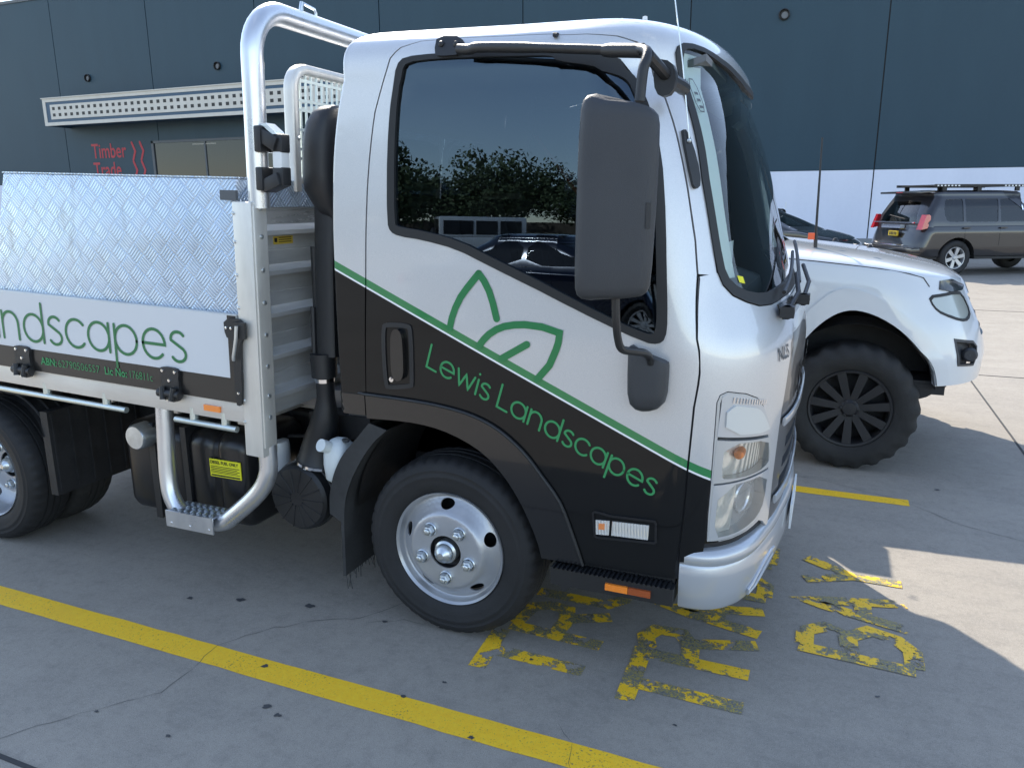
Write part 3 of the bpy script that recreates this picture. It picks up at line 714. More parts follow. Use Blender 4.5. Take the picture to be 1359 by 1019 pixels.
# head lamp cluster
def lamp_unit(mirror):
    def fin(b, nm, m, par):
        if mirror: b.v = [(x, 2*YC-y, z) for x, y, z in b.v]; b.f = [f[::-1] for f in b.f]; b.n = {i: (q[0], -q[1], q[2]) for i, q in b.n.items()}
        return b.build(nm, m, par)
    b = MB(); b.panel(CAB, inset(hl, -.001), [], .03, 0, -.055, cabn)
    b.panel(CAB, inset(hl, .003), [inset(hl, .012)], .02, .05, .001, cabn)
    H = fin(b, 'headlight', m_housing, TR)
    top = [(.962,.905),(1.222,.872),(1.195,.920),(1.152,.976),(1.112,1.008),(1.054,1.030),(.984,1.042),(.967,1.034)]
    b = MB(); b.panel(CAB, top, [], .03, .02, .003, cabn); fin(b, 'lamp_cover', m_cover, H)
    b = MB(); b.panel(CAB, smooth_poly([(.986,.912),(1.205,.886),(1.176,.924),(1.135,.968),(1.094,.988),(.984,1.008)], 1), [], .03, .006, .009, cabn); fin(b, 'cover_plate', m_coverp, H)
    b = MB()
    for k in range(13): b.tube([cabf(.005)(1.005+k*.0125, 1.012-.0022*k), cabf(.005)(1.007+k*.0125, 1.030-.0024*k)], .0022, 6)
    fin(b, 'cover_fluting', m_chrome, H)
    mid = [(.962,.893),(1.226,.860),(1.243,.800),(1.250,.750),(.962,.747)]
    ind = smooth_poly([(.990,.880),(1.212,.855),(1.236,.800),(1.240,.765),(1.15,.752),(1.005,.757),(.990,.77)], 1)
    b = MB(); b.panel(CAB, mid, [ind], .03, .03, .002, cabn); fin(b, 'indicator_surround', m_housing, H)
    b = MB(); b.panel(CAB, ind, [], .02, 0, -.030, cabn); fin(b, 'indicator_reflector', m_flute, H)
    b = MB(); b.lathe([(.001, -.03), (.014, -.028), (.018, -.01), (.018, .02)], cabf(-.022)(1.08, .83), 'Y', 16); fin(b, 'indicator_bulb', m_amberb, H)
    b = MB(); b.panel(CAB, inset(ind, -.001), [], .02, .003, .001, cabn); fin(b, 'indicator_lens', g_lens, H)
    low = [(.966,.741),(1.252,.742),(1.250,.620),(1.205,.574),(1.132,.557),(1.059,.550),(.966,.550)]
    lw = smooth_poly([(.985,.735),(1.240,.732),(1.240,.625),(1.198,.584),(1.128,.566),(1.059,.558),(.985,.556)], 1)
    b = MB(); b.panel(CAB, low, [lw], .03, .045, .002, cabn); fin(b, 'lamp_surround', m_cover, H)
    b = MB(); b.panel(CAB, [(.985,.735),(1.085,.735),(1.075,.56),(.985,.556)], [], .02, 0, -.025, cabn); fin(b, 'side_reflector', m_flute, H)
    c = Vector(cabf(-.075)(1.15, .655)); b = MB(); N = Vector(CAB.normal(1.15, .655).tolist())
    u = N.cross(Vector((0, 0, 1))).normalized(); v = u.cross(N); vs = []; fs = []; pr = [(.010, .0), (.026, .006), (.042, .020), (.052, .036), (.056, .046)]; b.panel(CAB, [(1.075,.735),(1.245,.734),(1.245,.625),(1.200,.584),(1.128,.566),(1.070,.558)], [], .02, 0, -.036, cabn)
    for r, h in pr:
        for k in range(28): a = 2*math.pi*k/28; vs.append(c+u*r*math.cos(a)*.95+v*r*math.sin(a)+N*h)
    for i in range(len(pr)-1):
        for k in range(28): fs.append((i*28+k, i*28+(k+1) % 28, (i+1)*28+(k+1) % 28, (i+1)*28+k))
    b.add(vs, fs, True); fin(b, 'main_reflector', m_reflector, H)
    b = MB(); b.tube([c, c+N*.035], .010, 10); fin(b, 'main_bulb', m_white, H)
    b = MB(); b.panel(CAB, inset(lw, -.001), [], .02, .003, .002, cabn); fin(b, 'headlight_lens', g_lens, H)
lamp_unit(False); lamp_unit(True)
# windscreen
wso = ws; wi = [(SM,2.015),(1.60,2.025),(1.378,2.048),(1.233,2.078),(1.172,2.082),(1.138,2.072),(1.122,2.050),(1.116,2.020),(1.121,1.950),(1.112,1.872),(1.102,1.768),(1.090,1.681),(1.084,1.577),(1.077,1.471),(1.075,1.415),(1.084,1.385),(1.108,1.362),(1.152,1.343),(1.215,1.331),(1.300,1.326),(1.484,1.332),(SM,1.335)]
b = MB(); b.panel(CAB, wso+wi[::-1], [], .03, .016, .005, cabn); half(b); b.build('windscreen_seal', m_rub, TR)
b = MB(); b.panel(CAB, [wi[0]]+inset(wi, -.003)[1:-1]+[wi[-1]], [], .04, 0, -.004, cabn); half(b); wsg = b.build('windscreen', g_ws, TR)
b = MB(); b.panel(CAB, [(1.135,1.372),(1.165,1.366),(1.163,1.388),(1.133,1.393)], [], .02, 0, -.002, cabn); b.build('windscreen_sticker', m_yell, TR)
b = MB()
RG = smooth_poly([(1.138,1.985),(1.180,1.985),(1.176,1.885),(1.132,1.885)], 1); b.panel(CAB, RG, [inset(RG, .004)], .03, 0, -.001, cabn)
for k in range(3): b.panel(CAB, [(1.148, 1.945-.02*k), (1.168, 1.945-.02*k), (1.168, 1.937-.02*k), (1.148, 1.937-.02*k)], [], .03, 0, -.001, cabn)
b.build('registration_sticker', m_inkg, TR)
# cowl, wipers
b = MB(); cw = [(1.36,1.230),(SM,1.225),(SM,1.285),(1.36,1.280)]
b.panel(CAB, cw, [], .04, .01, .004, cabn); half(b); b.build('cowl', m_blackg, TR)
for (s0, s1, s2, t2) in ((1.34, 1.36, 1.80, 1.42), (1.72, 1.74, 2.22, 1.44)):
    b = MB(); P0 = Vector(cabf(.03)(s0, 1.25)); b.lathe([(.001, .03), (.02, .028), (.024, -.02)], P0, 'Y', 14)
    b.obox(P0, Vector((.022, 0, 0)), Vector((0, .03, 0)), Vector((0, 0, .018)))
    A = Vector(cabf(.05)((s1+s2)/2, 1.35)); b.tube([P0, P0.lerp(A, .5)+Vector((.02, 0, 0)), A], .008, 8)
    b.tube([cabf(.035)(s, 1.31+(t2-1.31)*(s-s1)/(s2-s1)) for s in np.linspace(s1, s2, 8)], .007, 6)
    b.build('wiper', m_black, TR)
# roof visor lip above the windscreen

# bumper
bc = [(.858,-.010),(.90,-.010),(.945,.000),(.985,.022),(1.020,.058),(1.052,.108),(1.080,.180),(1.103,.280),(1.125,.400),(1.142,.55),(1.155,.70),(1.160,.85)]
bc = bc+[(x, 2*YC-y) for x, y in bc[::-1][1:]]
BC = spl(bc, 5)
prof = [(-.05,.300),(-.012,.302),(-.004,.315),(.0,.36),(.002,.42),(.000,.452),(-.004,.460),(.002,.468),(.004,.490),(-.004,.506),(-.020,.514),(-.075,.518)]
b = MB(); vs = []; nB = len(BC); nP = len(prof)
for i, p in enumerate(BC):
    t = (BC[min(i+1, nB-1)]-BC[max(i-1, 0)]).normalized(); q = Vector((t.y, -t.x)); fr = min(1, max(0, (p.y-.1)/.35)) if p.y < YC else min(1, max(0, (1.6-p.y)/.35))
    dz = .0
    for d, z in prof:
        if z < .34: z += .02*fr
        vs.append((p.x+q.x*d, p.y+q.y*d, z+dz+.012*fr*(z > .45)))
b.add(vs, [(i*nP+j, (i+1)*nP+j, (i+1)*nP+j+1, i*nP+j+1) for i in range(nB-1) for j in range(nP-1)], True)
b.add(vs[:nP], [tuple(range(nP))])
BU = b.build('bumper', m_silv, TR, angle=50)
def bump_pt(i, d, z):
    i = max(0, min(nB-1, i)); k = int(i); t = (BC[min(k+1, nB-1)]-BC[max(k-1, 0)]).normalized(); q = Vector((t.y, -t.x)); p = BC[k].lerp(BC[min(k+1, nB-1)], i-k)
    return (p.x+q.x*d, p.y+q.y*d, z)
b = MB()
b.tube([bump_pt(i, .002, z) for i, z in ((27, .338), (29, .350), (32, .372), (35, .388), (38, .396), (40, .39), (39, .375), (36, .362), (33, .346), (30, .332), (27, .326), (27, .338))], .006, 8); b.build('bumper_recess_rim', m_silv, BU)
b = MB(); b.tube([bump_pt(i, -.060, .530) for i in range(6, nB-6, 2)], .02, 8, sq=(.020, .03, 4)); b.build('bumper_filler', m_dark, TR)
b = MB(); yb = YC-.19; b.box(1.165, 1.172, yb, yb+.38, .36, .46); b.build('number_plate', m_white, TR)
b = MB(); b.box(.872, 1.00, .16, 1.54, .34, .54); b.build('front_crossmember', m_dark, TR)

# step below the door with its reflector
b = MB(); b.box(.425, .848, -.052, .12, .325, .385)
for k in range(26): b.box(.43+k*.016, .437+k*.016, -.058, .10, .385, .3915)
b.add([(.425, -.05, .385), (.47, -.05, .300), (.50, -.05, .325), (.425, .0, .385), (.47, .0, .300), (.50, .0, .325)], [(0, 1, 2), (3, 5, 4), (0, 3, 4, 1), (1, 4, 5, 2)])
ST = b.build('cab_step', m_black, TR)
b = MB(); b.box(.623, .700, -.062, -.05, .345, .368); b.build('step_reflector', m_amber, ST)
b = MB(); b.box(.702, .777, -.062, -.05, .345, .368); b.build('step_reflector', m_amberd, ST)
b = MB(); b.box(.43, .845, .0, .1, .385, .45); b.build('step_bracket', m_dark, TR)
# side repeater lamp on the door
P = [(.573,.604),(.582,.612),(.60,.612),(.64,.606),(.795,.611),(.801,.60),(.806,.535),(.80,.526),(.60,.512),(.585,.516)]
b = MB(); b.panel(CAB, P, [inset(P, .008)], .02, .01, .007, cabn); b.panel(CAB, inset(P, .008), [], .02, 0, -.002, cabn); SL = b.build('side_lamp', m_blackg, TR)
b = MB(); b.panel(CAB, [(.588,.578),(.638,.582),(.638,.530),(.590,.526)], [], .02, .006, .004, cabn); b.build('lamp_lens', m_flute, SL)
b = MB(); b.panel(CAB, [(.648,.582),(.775,.588),(.775,.536),(.648,.531)], [], .02, .006, .004, cabn); b.build('lamp_lens', m_flute, SL)
b = MB(); b.prism([(.60,.568),(.622,.570),(.622,.548),(.60,.546)], cabf(.0055), cabf(.003)); b.build('amber_bulb', m_amberb, SL)

# mirrors
def mirror_set(far):
    def fin(b, nm, m, par, **k):
        if far: b.v = [(x, 2*YC-y, z) for x, y, z in b.v]; b.f = [f[::-1] for f in b.f]
        return b.build(nm, m, par, **k)
    b = MB(); u = Vector((.97, .24, 0)).normalized(); v = Vector((.24, -.97, 0)).normalized(); n = 40; rings = []
    for z, ka, kb in [(1.362, .55, .45), (1.366, .78, .72), (1.376, .90, .86), (1.395, .96, .94), (1.45, .985, .98), (1.60, 1.0, 1.), (1.75, .99, .99), (1.822, .965, .96), (1.845, .92, .90), (1.857, .82, .78), (1.862, .6, .5)]:
        cx_ = .700+(z-1.6)*.022; ring = []
        for k in range(n):
            a = 2*math.pi*k/n; ca, sa = math.cos(a), math.sin(a); e = 2/4.2
            ring.append(Vector((cx_, -.335, z+.02*(-ca)*(1 if z > 1.7 else -.3)))+u*(.104*ka*math.copysign(abs(ca)**e, ca))+v*(.052*kb*math.copysign(abs(sa)**e, sa)*(1+.12*ca)))
        rings += ring
    m = len(rings)//n
    b.add(rings, [(i*n+k, i*n+(k+1) % n, (i+1)*n+(k+1) % n, (i+1)*n+k) for i in range(m-1) for k in range(n)], True)
    b.add(rings[:n], [tuple(range(n))[::-1]], True); b.add(rings[-n:], [tuple(range(n))], True)
    H = fin(b, 'wing_mirror', m_mirror, TR, angle=50)
    b = MB(); c = Vector((.700, -.335, 1.61)); b.obox(c-v*.052+Vector((-.0, 0, 0)), u*.088, v*.003, Vector((0, 0, .215))); fin(b, 'mirror_glass', m_chrome, H)
    b = MB(); c = Vector((.700, -.335, 1.58))+v*.0505+u*.083; b.obox(c, u*.006, v*.003, Vector((0, 0, .032))); fin(b, 'mirror_button', m_black, H)
    b = MB()
    arm = spl([(.120,-.075,2.072),(.165,-.088,2.066),(.211,-.105,2.066),(.423,-.155,2.040),(.663,-.220,2.006),(.721,-.255,1.998),(.757,-.290,1.985),(.762,-.312,1.962),(.757,-.325,1.932),(.753,-.333,1.86)], 4)
    b.tube(arm, [.0155]*12+[.0135]*(len(arm)-12), 14)
    b.tube([(.62,-.209,2.010),(.64,-.215,2.008),(.74,-.262,1.992)], [.0155, .0185, .0185], 12)
    A = fin(b, 'mirror_arm', m_black, TR); b = MB()
    b.tube(spl([(.705,-.335,1.375),(.706,-.325,1.30),(.706,-.30,1.245),(.712,-.275,1.212),(.735,-.225,1.198),(.752,-.17,1.185),(.756,-.12,1.165),(.757,-.10,1.14)], 4), .0115, 10)
    fin(b, 'lower_mirror_arm', m_black, TR)
    b = MB(); b.prism(smooth_poly([(.016,2.178),(.112,2.162),(.116,2.040),(.030,2.036),(.018,2.05)], 1), cabf(.020), cabf(-.004))
    for s_, t_ in ((.040, 2.105), (.093, 2.100)): b.lathe([(.001, -.008), (.008, -.006), (.011, .0), (.011, .006)], cabf(.020)(s_, t_), 'Y', 12)
    fin(b, 'arm_bracket', m_black, TR)
    b = MB(); b.prism(smooth_poly([(.755,1.985),(.800,1.975),(.815,1.94),(.806,1.895),(.770,1.885),(.752,1.92)], 1), lambda x, z: (x, -.185, z), lambda x, z: (x, -.155, z))
    b.tube([(.785,-.165,1.935),(.80,-.06,1.93),(.80,.0,1.93)], .02, 10); b.tube([(.762,-.30,1.975),(.785,-.17,1.94)], .016, 10)
    fin(b, 'arm_pivot', m_black, TR)
    b = MB(); n = 24; vs = []
    lev = [(.985, .3, .55), (.992, .6, .8), (1.008, .85, .95), (1.04, .97, 1), (1.10, 1, 1), (1.150, 1, 1), (1.160, .97, .98), (1.163, .85, .9)]
    for z, kx, ky in lev:
        for k in range(n):
            a = 2*math.pi*k/n; ca, sa = math.cos(a), math.sin(a); e = 2/3.5
            vs.append((.742+.062*kx*math.copysign(abs(ca)**e, ca)+(1.16-z)*.03*(1-kx), -.055-.052*ky*math.copysign(abs(sa)**e, sa), z-.022*ca*(1 if z > 1.1 else -.2)))
    b.add(vs, [(i*n+k, i*n+(k+1) % n, (i+1)*n+(k+1) % n, (i+1)*n+k) for i in range(len(lev)-1) for k in range(n)], True); b.add(vs[:n], [tuple(range(n))]); b.add(vs[-n:], [tuple(range(n))], True)
    b.box(.69, .795, -.045, .0, 1.14, 1.172)
    fin(b, 'lower_mirror_mount', m_mirror, TR, angle=45)
mirror_set(False); mirror_set(True)
# slim black antenna foot and the whip
b = MB(); b.prism(smooth_poly([(1.022,1.822),(1.042,1.822),(1.052,1.74),(1.045,1.665),(1.024,1.650),(1.014,1.67)], 1), cabf(.012), cabf(-.002)); AF = b.build('aerial_foot', m_black, TR)
b = MB(); p = Vector(cabf(.014)(1.036, 1.79)); b.tube([p, p+Vector((-.03,-.004,.22)), p+Vector((-.075,-.006,.48)), p+Vector((-.12,-.006,.80))], [.0022, .002, .0017, .0012], 8)
b.lathe([(.001,-.006),(.006,-.005),(.006,.006)], p, 'Y', 10); b.build('aerial', m_zinc, AF)
b = MB(); b.tube([cabf(.004)(s, t) for s, t in ((.535, 2.155), (.66, 2.150))], .01, 10, sq=(.007, .012, 3)); b.build('door_top_trim', m_black, TR)

# cab interior
b = MB(); b.box(.42, .95, .05, 1.65, .70, .76); b.box(-.38, .42, .05, 1.65, .88, .98); b.box(-.43, -.41, .03, 1.67, .88, 1.35); b.build('cab_floor', m_dark, TR)
b = MB(); b.prism([(.62,.95),(.93,.95),(1.0,1.16),(.98,1.27),(.86,1.31),(.70,1.26),(.64,1.12)], lambda x, z: (x-.06, .13, z), lambda x, z: (x-.06, 1.57, z)); b.build('dashboard', m_int, TR, bevel=.02)
for y in (.18, .68, 1.18):
    b = MB(); b.box(-.18, .32, y, y+.42, .98, 1.10); b.obox((-.24, y+.21, 1.36), (.055, 0, .0), (0, .20, 0), (-.04, 0, .27)); b.obox((-.30, y+.21, 1.75), (.045, 0, 0), (0, .12, 0), (0, 0, .09)); b.build('cab_seat', m_seat, TR, bevel=.03)
b = MB(); c = Vector((.55, .40, 1.28)); ax = Vector((-.55, 0, .84)); e1 = Vector((0, 1, 0)); e2 = ax.cross(e1)
b.tube([c+(e1*math.cos(a)+e2*math.sin(a))*.205 for a in np.linspace(0, 2*math.pi, 33)], .015, 10); b.tube([c-e1*.2, c+e1*.2], .014, 8); b.tube([c, c-ax*.35], .03, 10); b.build('steering_wheel', m_black, TR)
b = MB(); b.panel(CAB, [(1.06,1.39),(1.15,1.39),(1.175,1.6),(1.215,1.85),(1.275,2.06),(1.09,2.07),(1.08,1.8)], [], .04, 0, -.022, cabn)
b.build('pillar_trim', m_intl, TR); n = MB(); n.v = [(x, 2*YC-y, z) for x, y, z in b.v]; n.f = [f[::-1] for f in b.f]; n.m = b.m; n.sm = b.sm; n.build('pillar_trim', m_intl, TR)
b = MB(); b.obox((.86, .85, 1.93), (.015, 0, .01), (0, .11, 0), (0, 0, .035)); b.tube([(.86,.85,1.96),(.84,.85,2.05)], .01, 8); b.build('cabin_mirror', m_black, TR)
for y in (.42, 1.28): b = MB(); b.obox((.76, y, 2.02), (.07, 0, .02), (0, .24, 0), (0, 0, .01)); b.build('sun_visor', m_int, TR)
b = MB(); b.obox((.80, 1.05, 1.36), (.03, 0, .02), (0, .10, 0), (0, 0, .07)); b.build('document_holder', m_intl, TR)
b = MB(); b.tube([(-.25,1.55,1.95),(.05,1.50,1.6),(.25,1.4,1.2)], .02, 6, sq=(.004, .025, 3)); b.build('seat_belt', m_redbelt, TR)

# wheels
def tyre_mb(Ro, Ri, y0, w, tread=44):
    b = MB(); n = tread*4; vs = []
    prof = [(Ri, .012), (Ri+.012, .002), (Ri+.03, -.006), (Ri+.25*(Ro-Ri)+.015, -.011), ((Ro+Ri)/2-.004, -.012), ((Ro+Ri)/2-.001, -.0135), ((Ro+Ri)/2+.006, -.0135), ((Ro+Ri)/2+.009, -.012), (Ro-.046, -.0095), (Ro-.043, -.011), (Ro-.040, -.011), (Ro-.037, -.0085), (Ro-.030, -.0055), (Ro-.022, -.001), (Ro-.010, .010), (Ro-.004, .024), (Ro, .042), (Ro, .060), (Ro-.008, .062), (Ro-.008, .068), (Ro, .070), (Ro+.001, w/2-.006), (Ro-.008, w/2-.004)]
    full = prof+[(r, w-h) for r, h in prof[::-1]]; m = len(full)
    for i, (r, h) in enumerate(full):
        for k in range(n):
            a = 2*math.pi*k/n; rr = r; hh = h
            e = min(h, w-h)
            if r > Ro-.012 and e < .045 and (k % 4 in (0,)): rr -= .007
            vs.append((rr*math.cos(a), y0+hh, rr*math.sin(a)))
    b.add(vs, [(i*n+k, i*n+(k+1) % n, (i+1)*n+(k+1) % n, (i+1)*n+k) for i in range(m-1) for k in range(n)], True)
    return b
def shift(b, d): b.v = [(x+d[0], y+d[1], z+d[2]) for x, y, z in b.v]; return b
def flipy(b): b.v = [(x, -y, z) for x, y, z in b.v]; b.f = [f[::-1] for f in b.f]; b.n = {i: (q[0], -q[1], q[2]) for i, q in b.n.items()}; return b
def truck_wheel(pos, far, rear):
    """pos: centre of the rim's outer edge"""
    def fin(b, nm, m, par, **k):
        if far: flipy(b)
        return shift(b, pos).build(nm, m, par, **k)
    pf = [(.2225, -.001), (.2205, .004), (.216, .006), (.213, .010), (.209, .024), (.203, .032), (.196, .030), (.180, .020), (.165, .004), (.155, -.010), (.148, -.018), (.140, -.0215), (.120, -.022), (.055, -.022)]
    if rear: pf = [(.2225, -.001), (.2205, .004), (.216, .006), (.212, .014), (.207, .05), (.200, .085), (.188, .10), (.170, .112), (.152, .121), (.145, .125), (.120, .126), (.055, .126)]
    rr = np.array([p[0] for p in pf][::-1]); hh = np.array([p[1] for p in pf][::-1])
    def fn(s, t): r = np.hypot(s, t); h = np.interp(r, rr, hh); return np.stack([np.asarray(s), h, np.asarray(t)], -1)
    def nf(s, t):
        r = np.hypot(s, t)+1e-9; d = (np.interp(r+.003, rr, hh)-np.interp(r-.003, rr, hh))/.006; k = 1/np.sqrt(1+d*d)
        return np.stack([d*k*s/r, -k, d*k*t/r], -1)
    holes = []
    for k in range(5):
        a = R(92+72*k); cx_, cz_ = .178*math.cos(a), .178*math.sin(a)
        holes.append([(cx_-math.sin(a)*.029*math.cos(q)+math.cos(a)*.0175*math.sin(q), cz_+math.cos(a)*.029*math.cos(q)+math.sin(a)*.0175*math.sin(q)) for q in np.linspace(0, 2*math.pi, 24, endpoint=False)])
    ring = arc_pts(0, 0, .1990, 0, 360, 96)[:-1]; hub = arc_pts(0, 0, .064, 0, 360, 48)[:-1]
    b = MB(); b.panel(fn, ring, holes+[hub], .0085, .006, 0, nf, estep=.0085); nn_ = 120; ri = [p for p in pf if p[0] > .1991]; ri = sorted(ri+[(.1990, float(np.interp(.1990, rr, hh)))], key=lambda q: q[0])
    b.add([(r*math.cos(2*math.pi*k/nn_), h, r*math.sin(2*math.pi*k/nn_)) for r, h in ri for k in range(nn_)], [(i*nn_+k, (i+1)*nn_+k, (i+1)*nn_+(k+1) % nn_, i*nn_+(k+1) % nn_) for i in range(len(ri)-1) for k in range(nn_)], True, [tuple(nf(np.array([r*math.cos(2*math.pi*k/nn_)]), np.array([r*math.sin(2*math.pi*k/nn_)]))[0]) for r, h in ri for k in range(nn_)])
    b.lathe([(.2225, 0), (.222, .02), (.208, .05), (.205, .19)], (0, 0, 0), 'Y', 64)
    W_ = fin(b, 'wheel', m_rim, TR)
    fin(tyre_mb(.353, .2185, 0, .20), 'tyre', m_tyre, W_, angle=60)
    y0 = .126 if rear else -.022
    b = MB(); b.lathe([(.066, y0+.004), (.063, y0+.03), (.045, y0+.04), (.001, y0+.045)], (0, 0, 0), 'Y', 32); b.lathe([(.205, .10+(.1 if rear else 0)), (.06, .11+(.1 if rear else 0))], (0, 0, 0), 'Y', 32); fin(b, 'brake_hub', m_dark, W_)
    b = MB(); b.lathe([(.001, y0-.042), (.012, y0-.0415), (.016, y0-.038), (.027, y0-.032), (.034, y0-.022), (.036, y0-.006), (.044, y0+.0), (.046, y0+.03)], (0, 0, 0), 'Y', 32); fin(b, 'hub_cap', m_zinc, W_)
    for k in range(5):
        a = R(54+72*k); c = (.1015*math.cos(a), 0, .1015*math.sin(a)); b = MB()
        b.lathe([(.0265, y0-.0005), (.0265, y0-.004), (.0235, y0-.007)], c, 'Y', 18)
        b.lathe([(.0225, y0-.006), (.0225, y0-.022), (.019, y0-.0265), (.011, y0-.0265)], c, 'Y', 6, smooth=False)
        b.lathe([(.011, y0-.0265), (.011, y0-.034), (.008, y0-.036), (.0005, y0-.036)], c, 'Y', 12); fin(b, 'lug_nut', m_zinc, W_)
    if rear:
        fin(shift(tyre_mb(.353, .2185, 0, .20), (0, .245, 0)), 'tyre', m_tyred, W_, angle=60)
truck_wheel((0, 0, .352), False, False); truck_wheel((0, 1.70, .352), True, False)
truck_wheel((-2.475, -.09, .352), False, True); truck_wheel((-2.475, 1.79, .352), True, True)
b = MB(); b.tube([(0, .1, .36), (0, 1.6, .36)], .04, 12); b.tube([(-2.475, .1, .36), (-2.475, 1.6, .36)], .06, 12); b.lathe([(.05, -.2), (.14, -.12), (.15, 0), (.14, .12), (.05, .2)], (-2.475, .85, .36), 'Y', 20)
b.build('axle', m_dark, TR)
# wheel house liner
b = MB(); P = arch_l = spl([(.400,.36),(.385,.46),(.33,.60),(.24,.70),(.15,.78),(.03,.822),(-.11,.838),(-.22,.80),(-.30,.72),(-.37,.60),(-.41,.45)], 3)
n = len(P); b.add([(p.x, .02, p.y) for p in P]+[(p.x, .46, p.y) for p in P], [(i, i+1, n+i+1, n+i) for i in range(n-1)], True)
b.add([(p.x, .46, p.y) for p in P], [tuple(range(n))]); b.add([(p.x, 1.68, p.y) for p in P]+[(p.x, 1.24, p.y) for p in P], [(i, i+1, n+i+1, n+i) for i in range(n-1)], True)
b.box(-.42, .9, .46, 1.24, .55, .74); b.build('wheel_house', m_dark, TR)
b = MB()   # inner guard and mud flap behind the front wheel
P = spl([(-.225,.800),(-.285,.745),(-.345,.665),(-.395,.575),(-.425,.49),(-.435,.40),(-.437,.30),(-.440,.175)], 4); n = len(P)
b.add([(p.x, -.035, p.y) for p in P]+[(p.x, .26, p.y) for p in P]+[(p.x-.014, -.035, p.y-.004) for p in P]+[(p.x-.014, .26, p.y-.004) for p in P],
      [(i, i+1, n+i+1, n+i) for i in range(n-1)]+[(2*n+i, 3*n+i, 3*n+i+1, 2*n+i+1) for i in range(n-1)]+[(i, 2*n+i, 2*n+i+1, i+1) for i in range(n-1)]+[(n-1, 2*n-1, 4*n-1, 3*n-1)], True)
P2 = spl([(-.300,.820),(-.36,.752),(-.425,.680),(-.470,.60),(-.495,.51),(-.500,.43)], 4)
b.add([(p.x, -.03, p.y) for p in P2]+[(p.x, -.03, q.y) for p, q in zip(P2, P2)]+[(p.x, .26, p.y) for p in P2], [(i, 2*len(P2)+i, 2*len(P2)+i+1, i+1) for i in range(len(P2)-1)], True)
q = [(p.x, p.y) for p in P2]+[(-.445, .40), (-.437, .46)]+[(p.x, p.y) for p in P[::-1] if p.y > .47]
b.prism(q, lambda x, z: (x, -.034, z), lambda x, z: (x, -.028, z))
rr = random.Random(5)
for k in range(16): x0 = -.442; b.tube([(x0, -.03+k*.017, .19), (x0+rr.uniform(-.012, .012), -.03+k*.017+rr.uniform(-.004, .004), .165-rr.uniform(0, .06))], .0022, 4)
b.build('mud_flap', m_flap, TR, angle=40)

# chassis
b = MB(); b.box(-3.3, .55, .48, .54, .50, .66); b.box(-3.3, .55, 1.16, 1.22, .50, .66)
for x in (-3.0, -2.1, -1.2, -.5, .3): b.box(x-.03, x+.03, .54, 1.16, .52, .64)
b.box(-.75, -.45, .2, .5, .66, .76); b.box(-1.0, -.5, .55, 1.1, .40, .62); b.tube([(-.9, .42, .45), (-.5, .42, .48), (-.3, .42, .5)], .035, 10); b.tube([(-2.4, .85, .45), (-.9, .85, .5)], .05, 12)
for k in range(6): b.tube([(-.95+.08*k, .30, .60+.01*k), (-.7, .33, .62-.01*k), (-.45, .28, .68+.01*k)], .009, 6)
b.build('chassis', m_dark, TR)
b = MB(); b.box(-1.02, -.36, .30, .47, .755, .835); b.build('cab_rear_beam', aluminium('dull_beam', (.30,.30,.31), .5, (1,1,1)), TR)
# fuel tank
def rbox(b, x0, x1, y0, y1, z0, z1, r, n=6):
    P = arc_pts(y0+r, z0+r, r, 180, 270, n)+arc_pts(y1-r, z0+r, r, 270, 360, n)+arc_pts(y1-r, z1-r, r, 0, 90, n)+arc_pts(y0+r, z1-r, r, 90, 180, n)
    k = len(P); xs = [(x0, .88), (x0+.02, .97), (x0+.04, 1), (x1-.04, 1), (x1-.02, .97), (x1, .88)]; cy, cz = (y0+y1)/2, (z0+z1)/2; vs = []
    for x, q in xs: vs += [(x, cy+(y-cy)*q, cz+(z-cz)*q) for y, z in P]
    b.add(vs, [(i*k+j, i*k+(j+1) % k, (i+1)*k+(j+1) % k, (i+1)*k+j) for i in range(len(xs)-1) for j in range(k)], True)
    b.add(vs[:k], [tuple(range(k))[::-1]]); b.add(vs[-k:], [tuple(range(k))]); return b
b = MB()
for x0, x1 in ((-1.66, -1.475), (-1.465, -1.30), (-1.29, -1.14), (-1.13, -.965)): rbox(b, x0, x1, .03, .44, .245, .665, .07)
rbox(b, -1.62, -1.0, .045, .43, .26, .65, .07)
TK = b.build('fuel_tank', m_tank, TR, angle=50)
b = MB(); b.lathe([(.001, -.045), (.05, -.043), (.058, -.03), (.058, .03)], (-1.50, .0, .625), 'Y', 24); b.build('tank_cap', m_zinc, TK)
b = MB(); b.box(-1.49, -1.455, .02, .45, .235, .68); b.box(-1.30, -1.27, .02, .45, .235, .68); b.build('tank_strap', m_black, TK)
b = MB(); b.box(-1.152, -.985, .024, .028, .478, .556); LB = b.build('tank_label', m_yell, TK)
lettering('label_lettering', 'DIESEL FUEL ONLY', .0195, lambda x, y: (-1.147+x, .0225, .536+y), m_ink, LB, .0005, 'LEFT', .92)
b = MB()
for k in range(5): b.box(-1.146, -.992-.012*(k % 2), .0225, .0235, .524-.007*k, .5265-.007*k)
b.box(-1.146, -.992, .0225, .0235, .482, .488); b.build('label_lines', m_ink, LB)
b = MB(); b.lathe([(.001, .60), (.042, .595), (.045, .575), (.045, .385), (.038, .375), (.001, .375)], (-.955, .24, 0), 'Z', 28); b.mi = 1
for z, w in ((.535, .05), (.525, .035), (.50, .045), (.49, .03), (.41, .04), (.40, .05)): b.add([(-.955+.0458*math.cos(R(a)), .24+.0458*math.sin(R(a)), z+h) for a in (-125, -105, -85, -65) for h in (0, .005)], [(0, 2, 3, 1), (2, 4, 5, 3), (4, 6, 7, 5)])
b.build('filter_canister', [m_white, m_ink], TR)
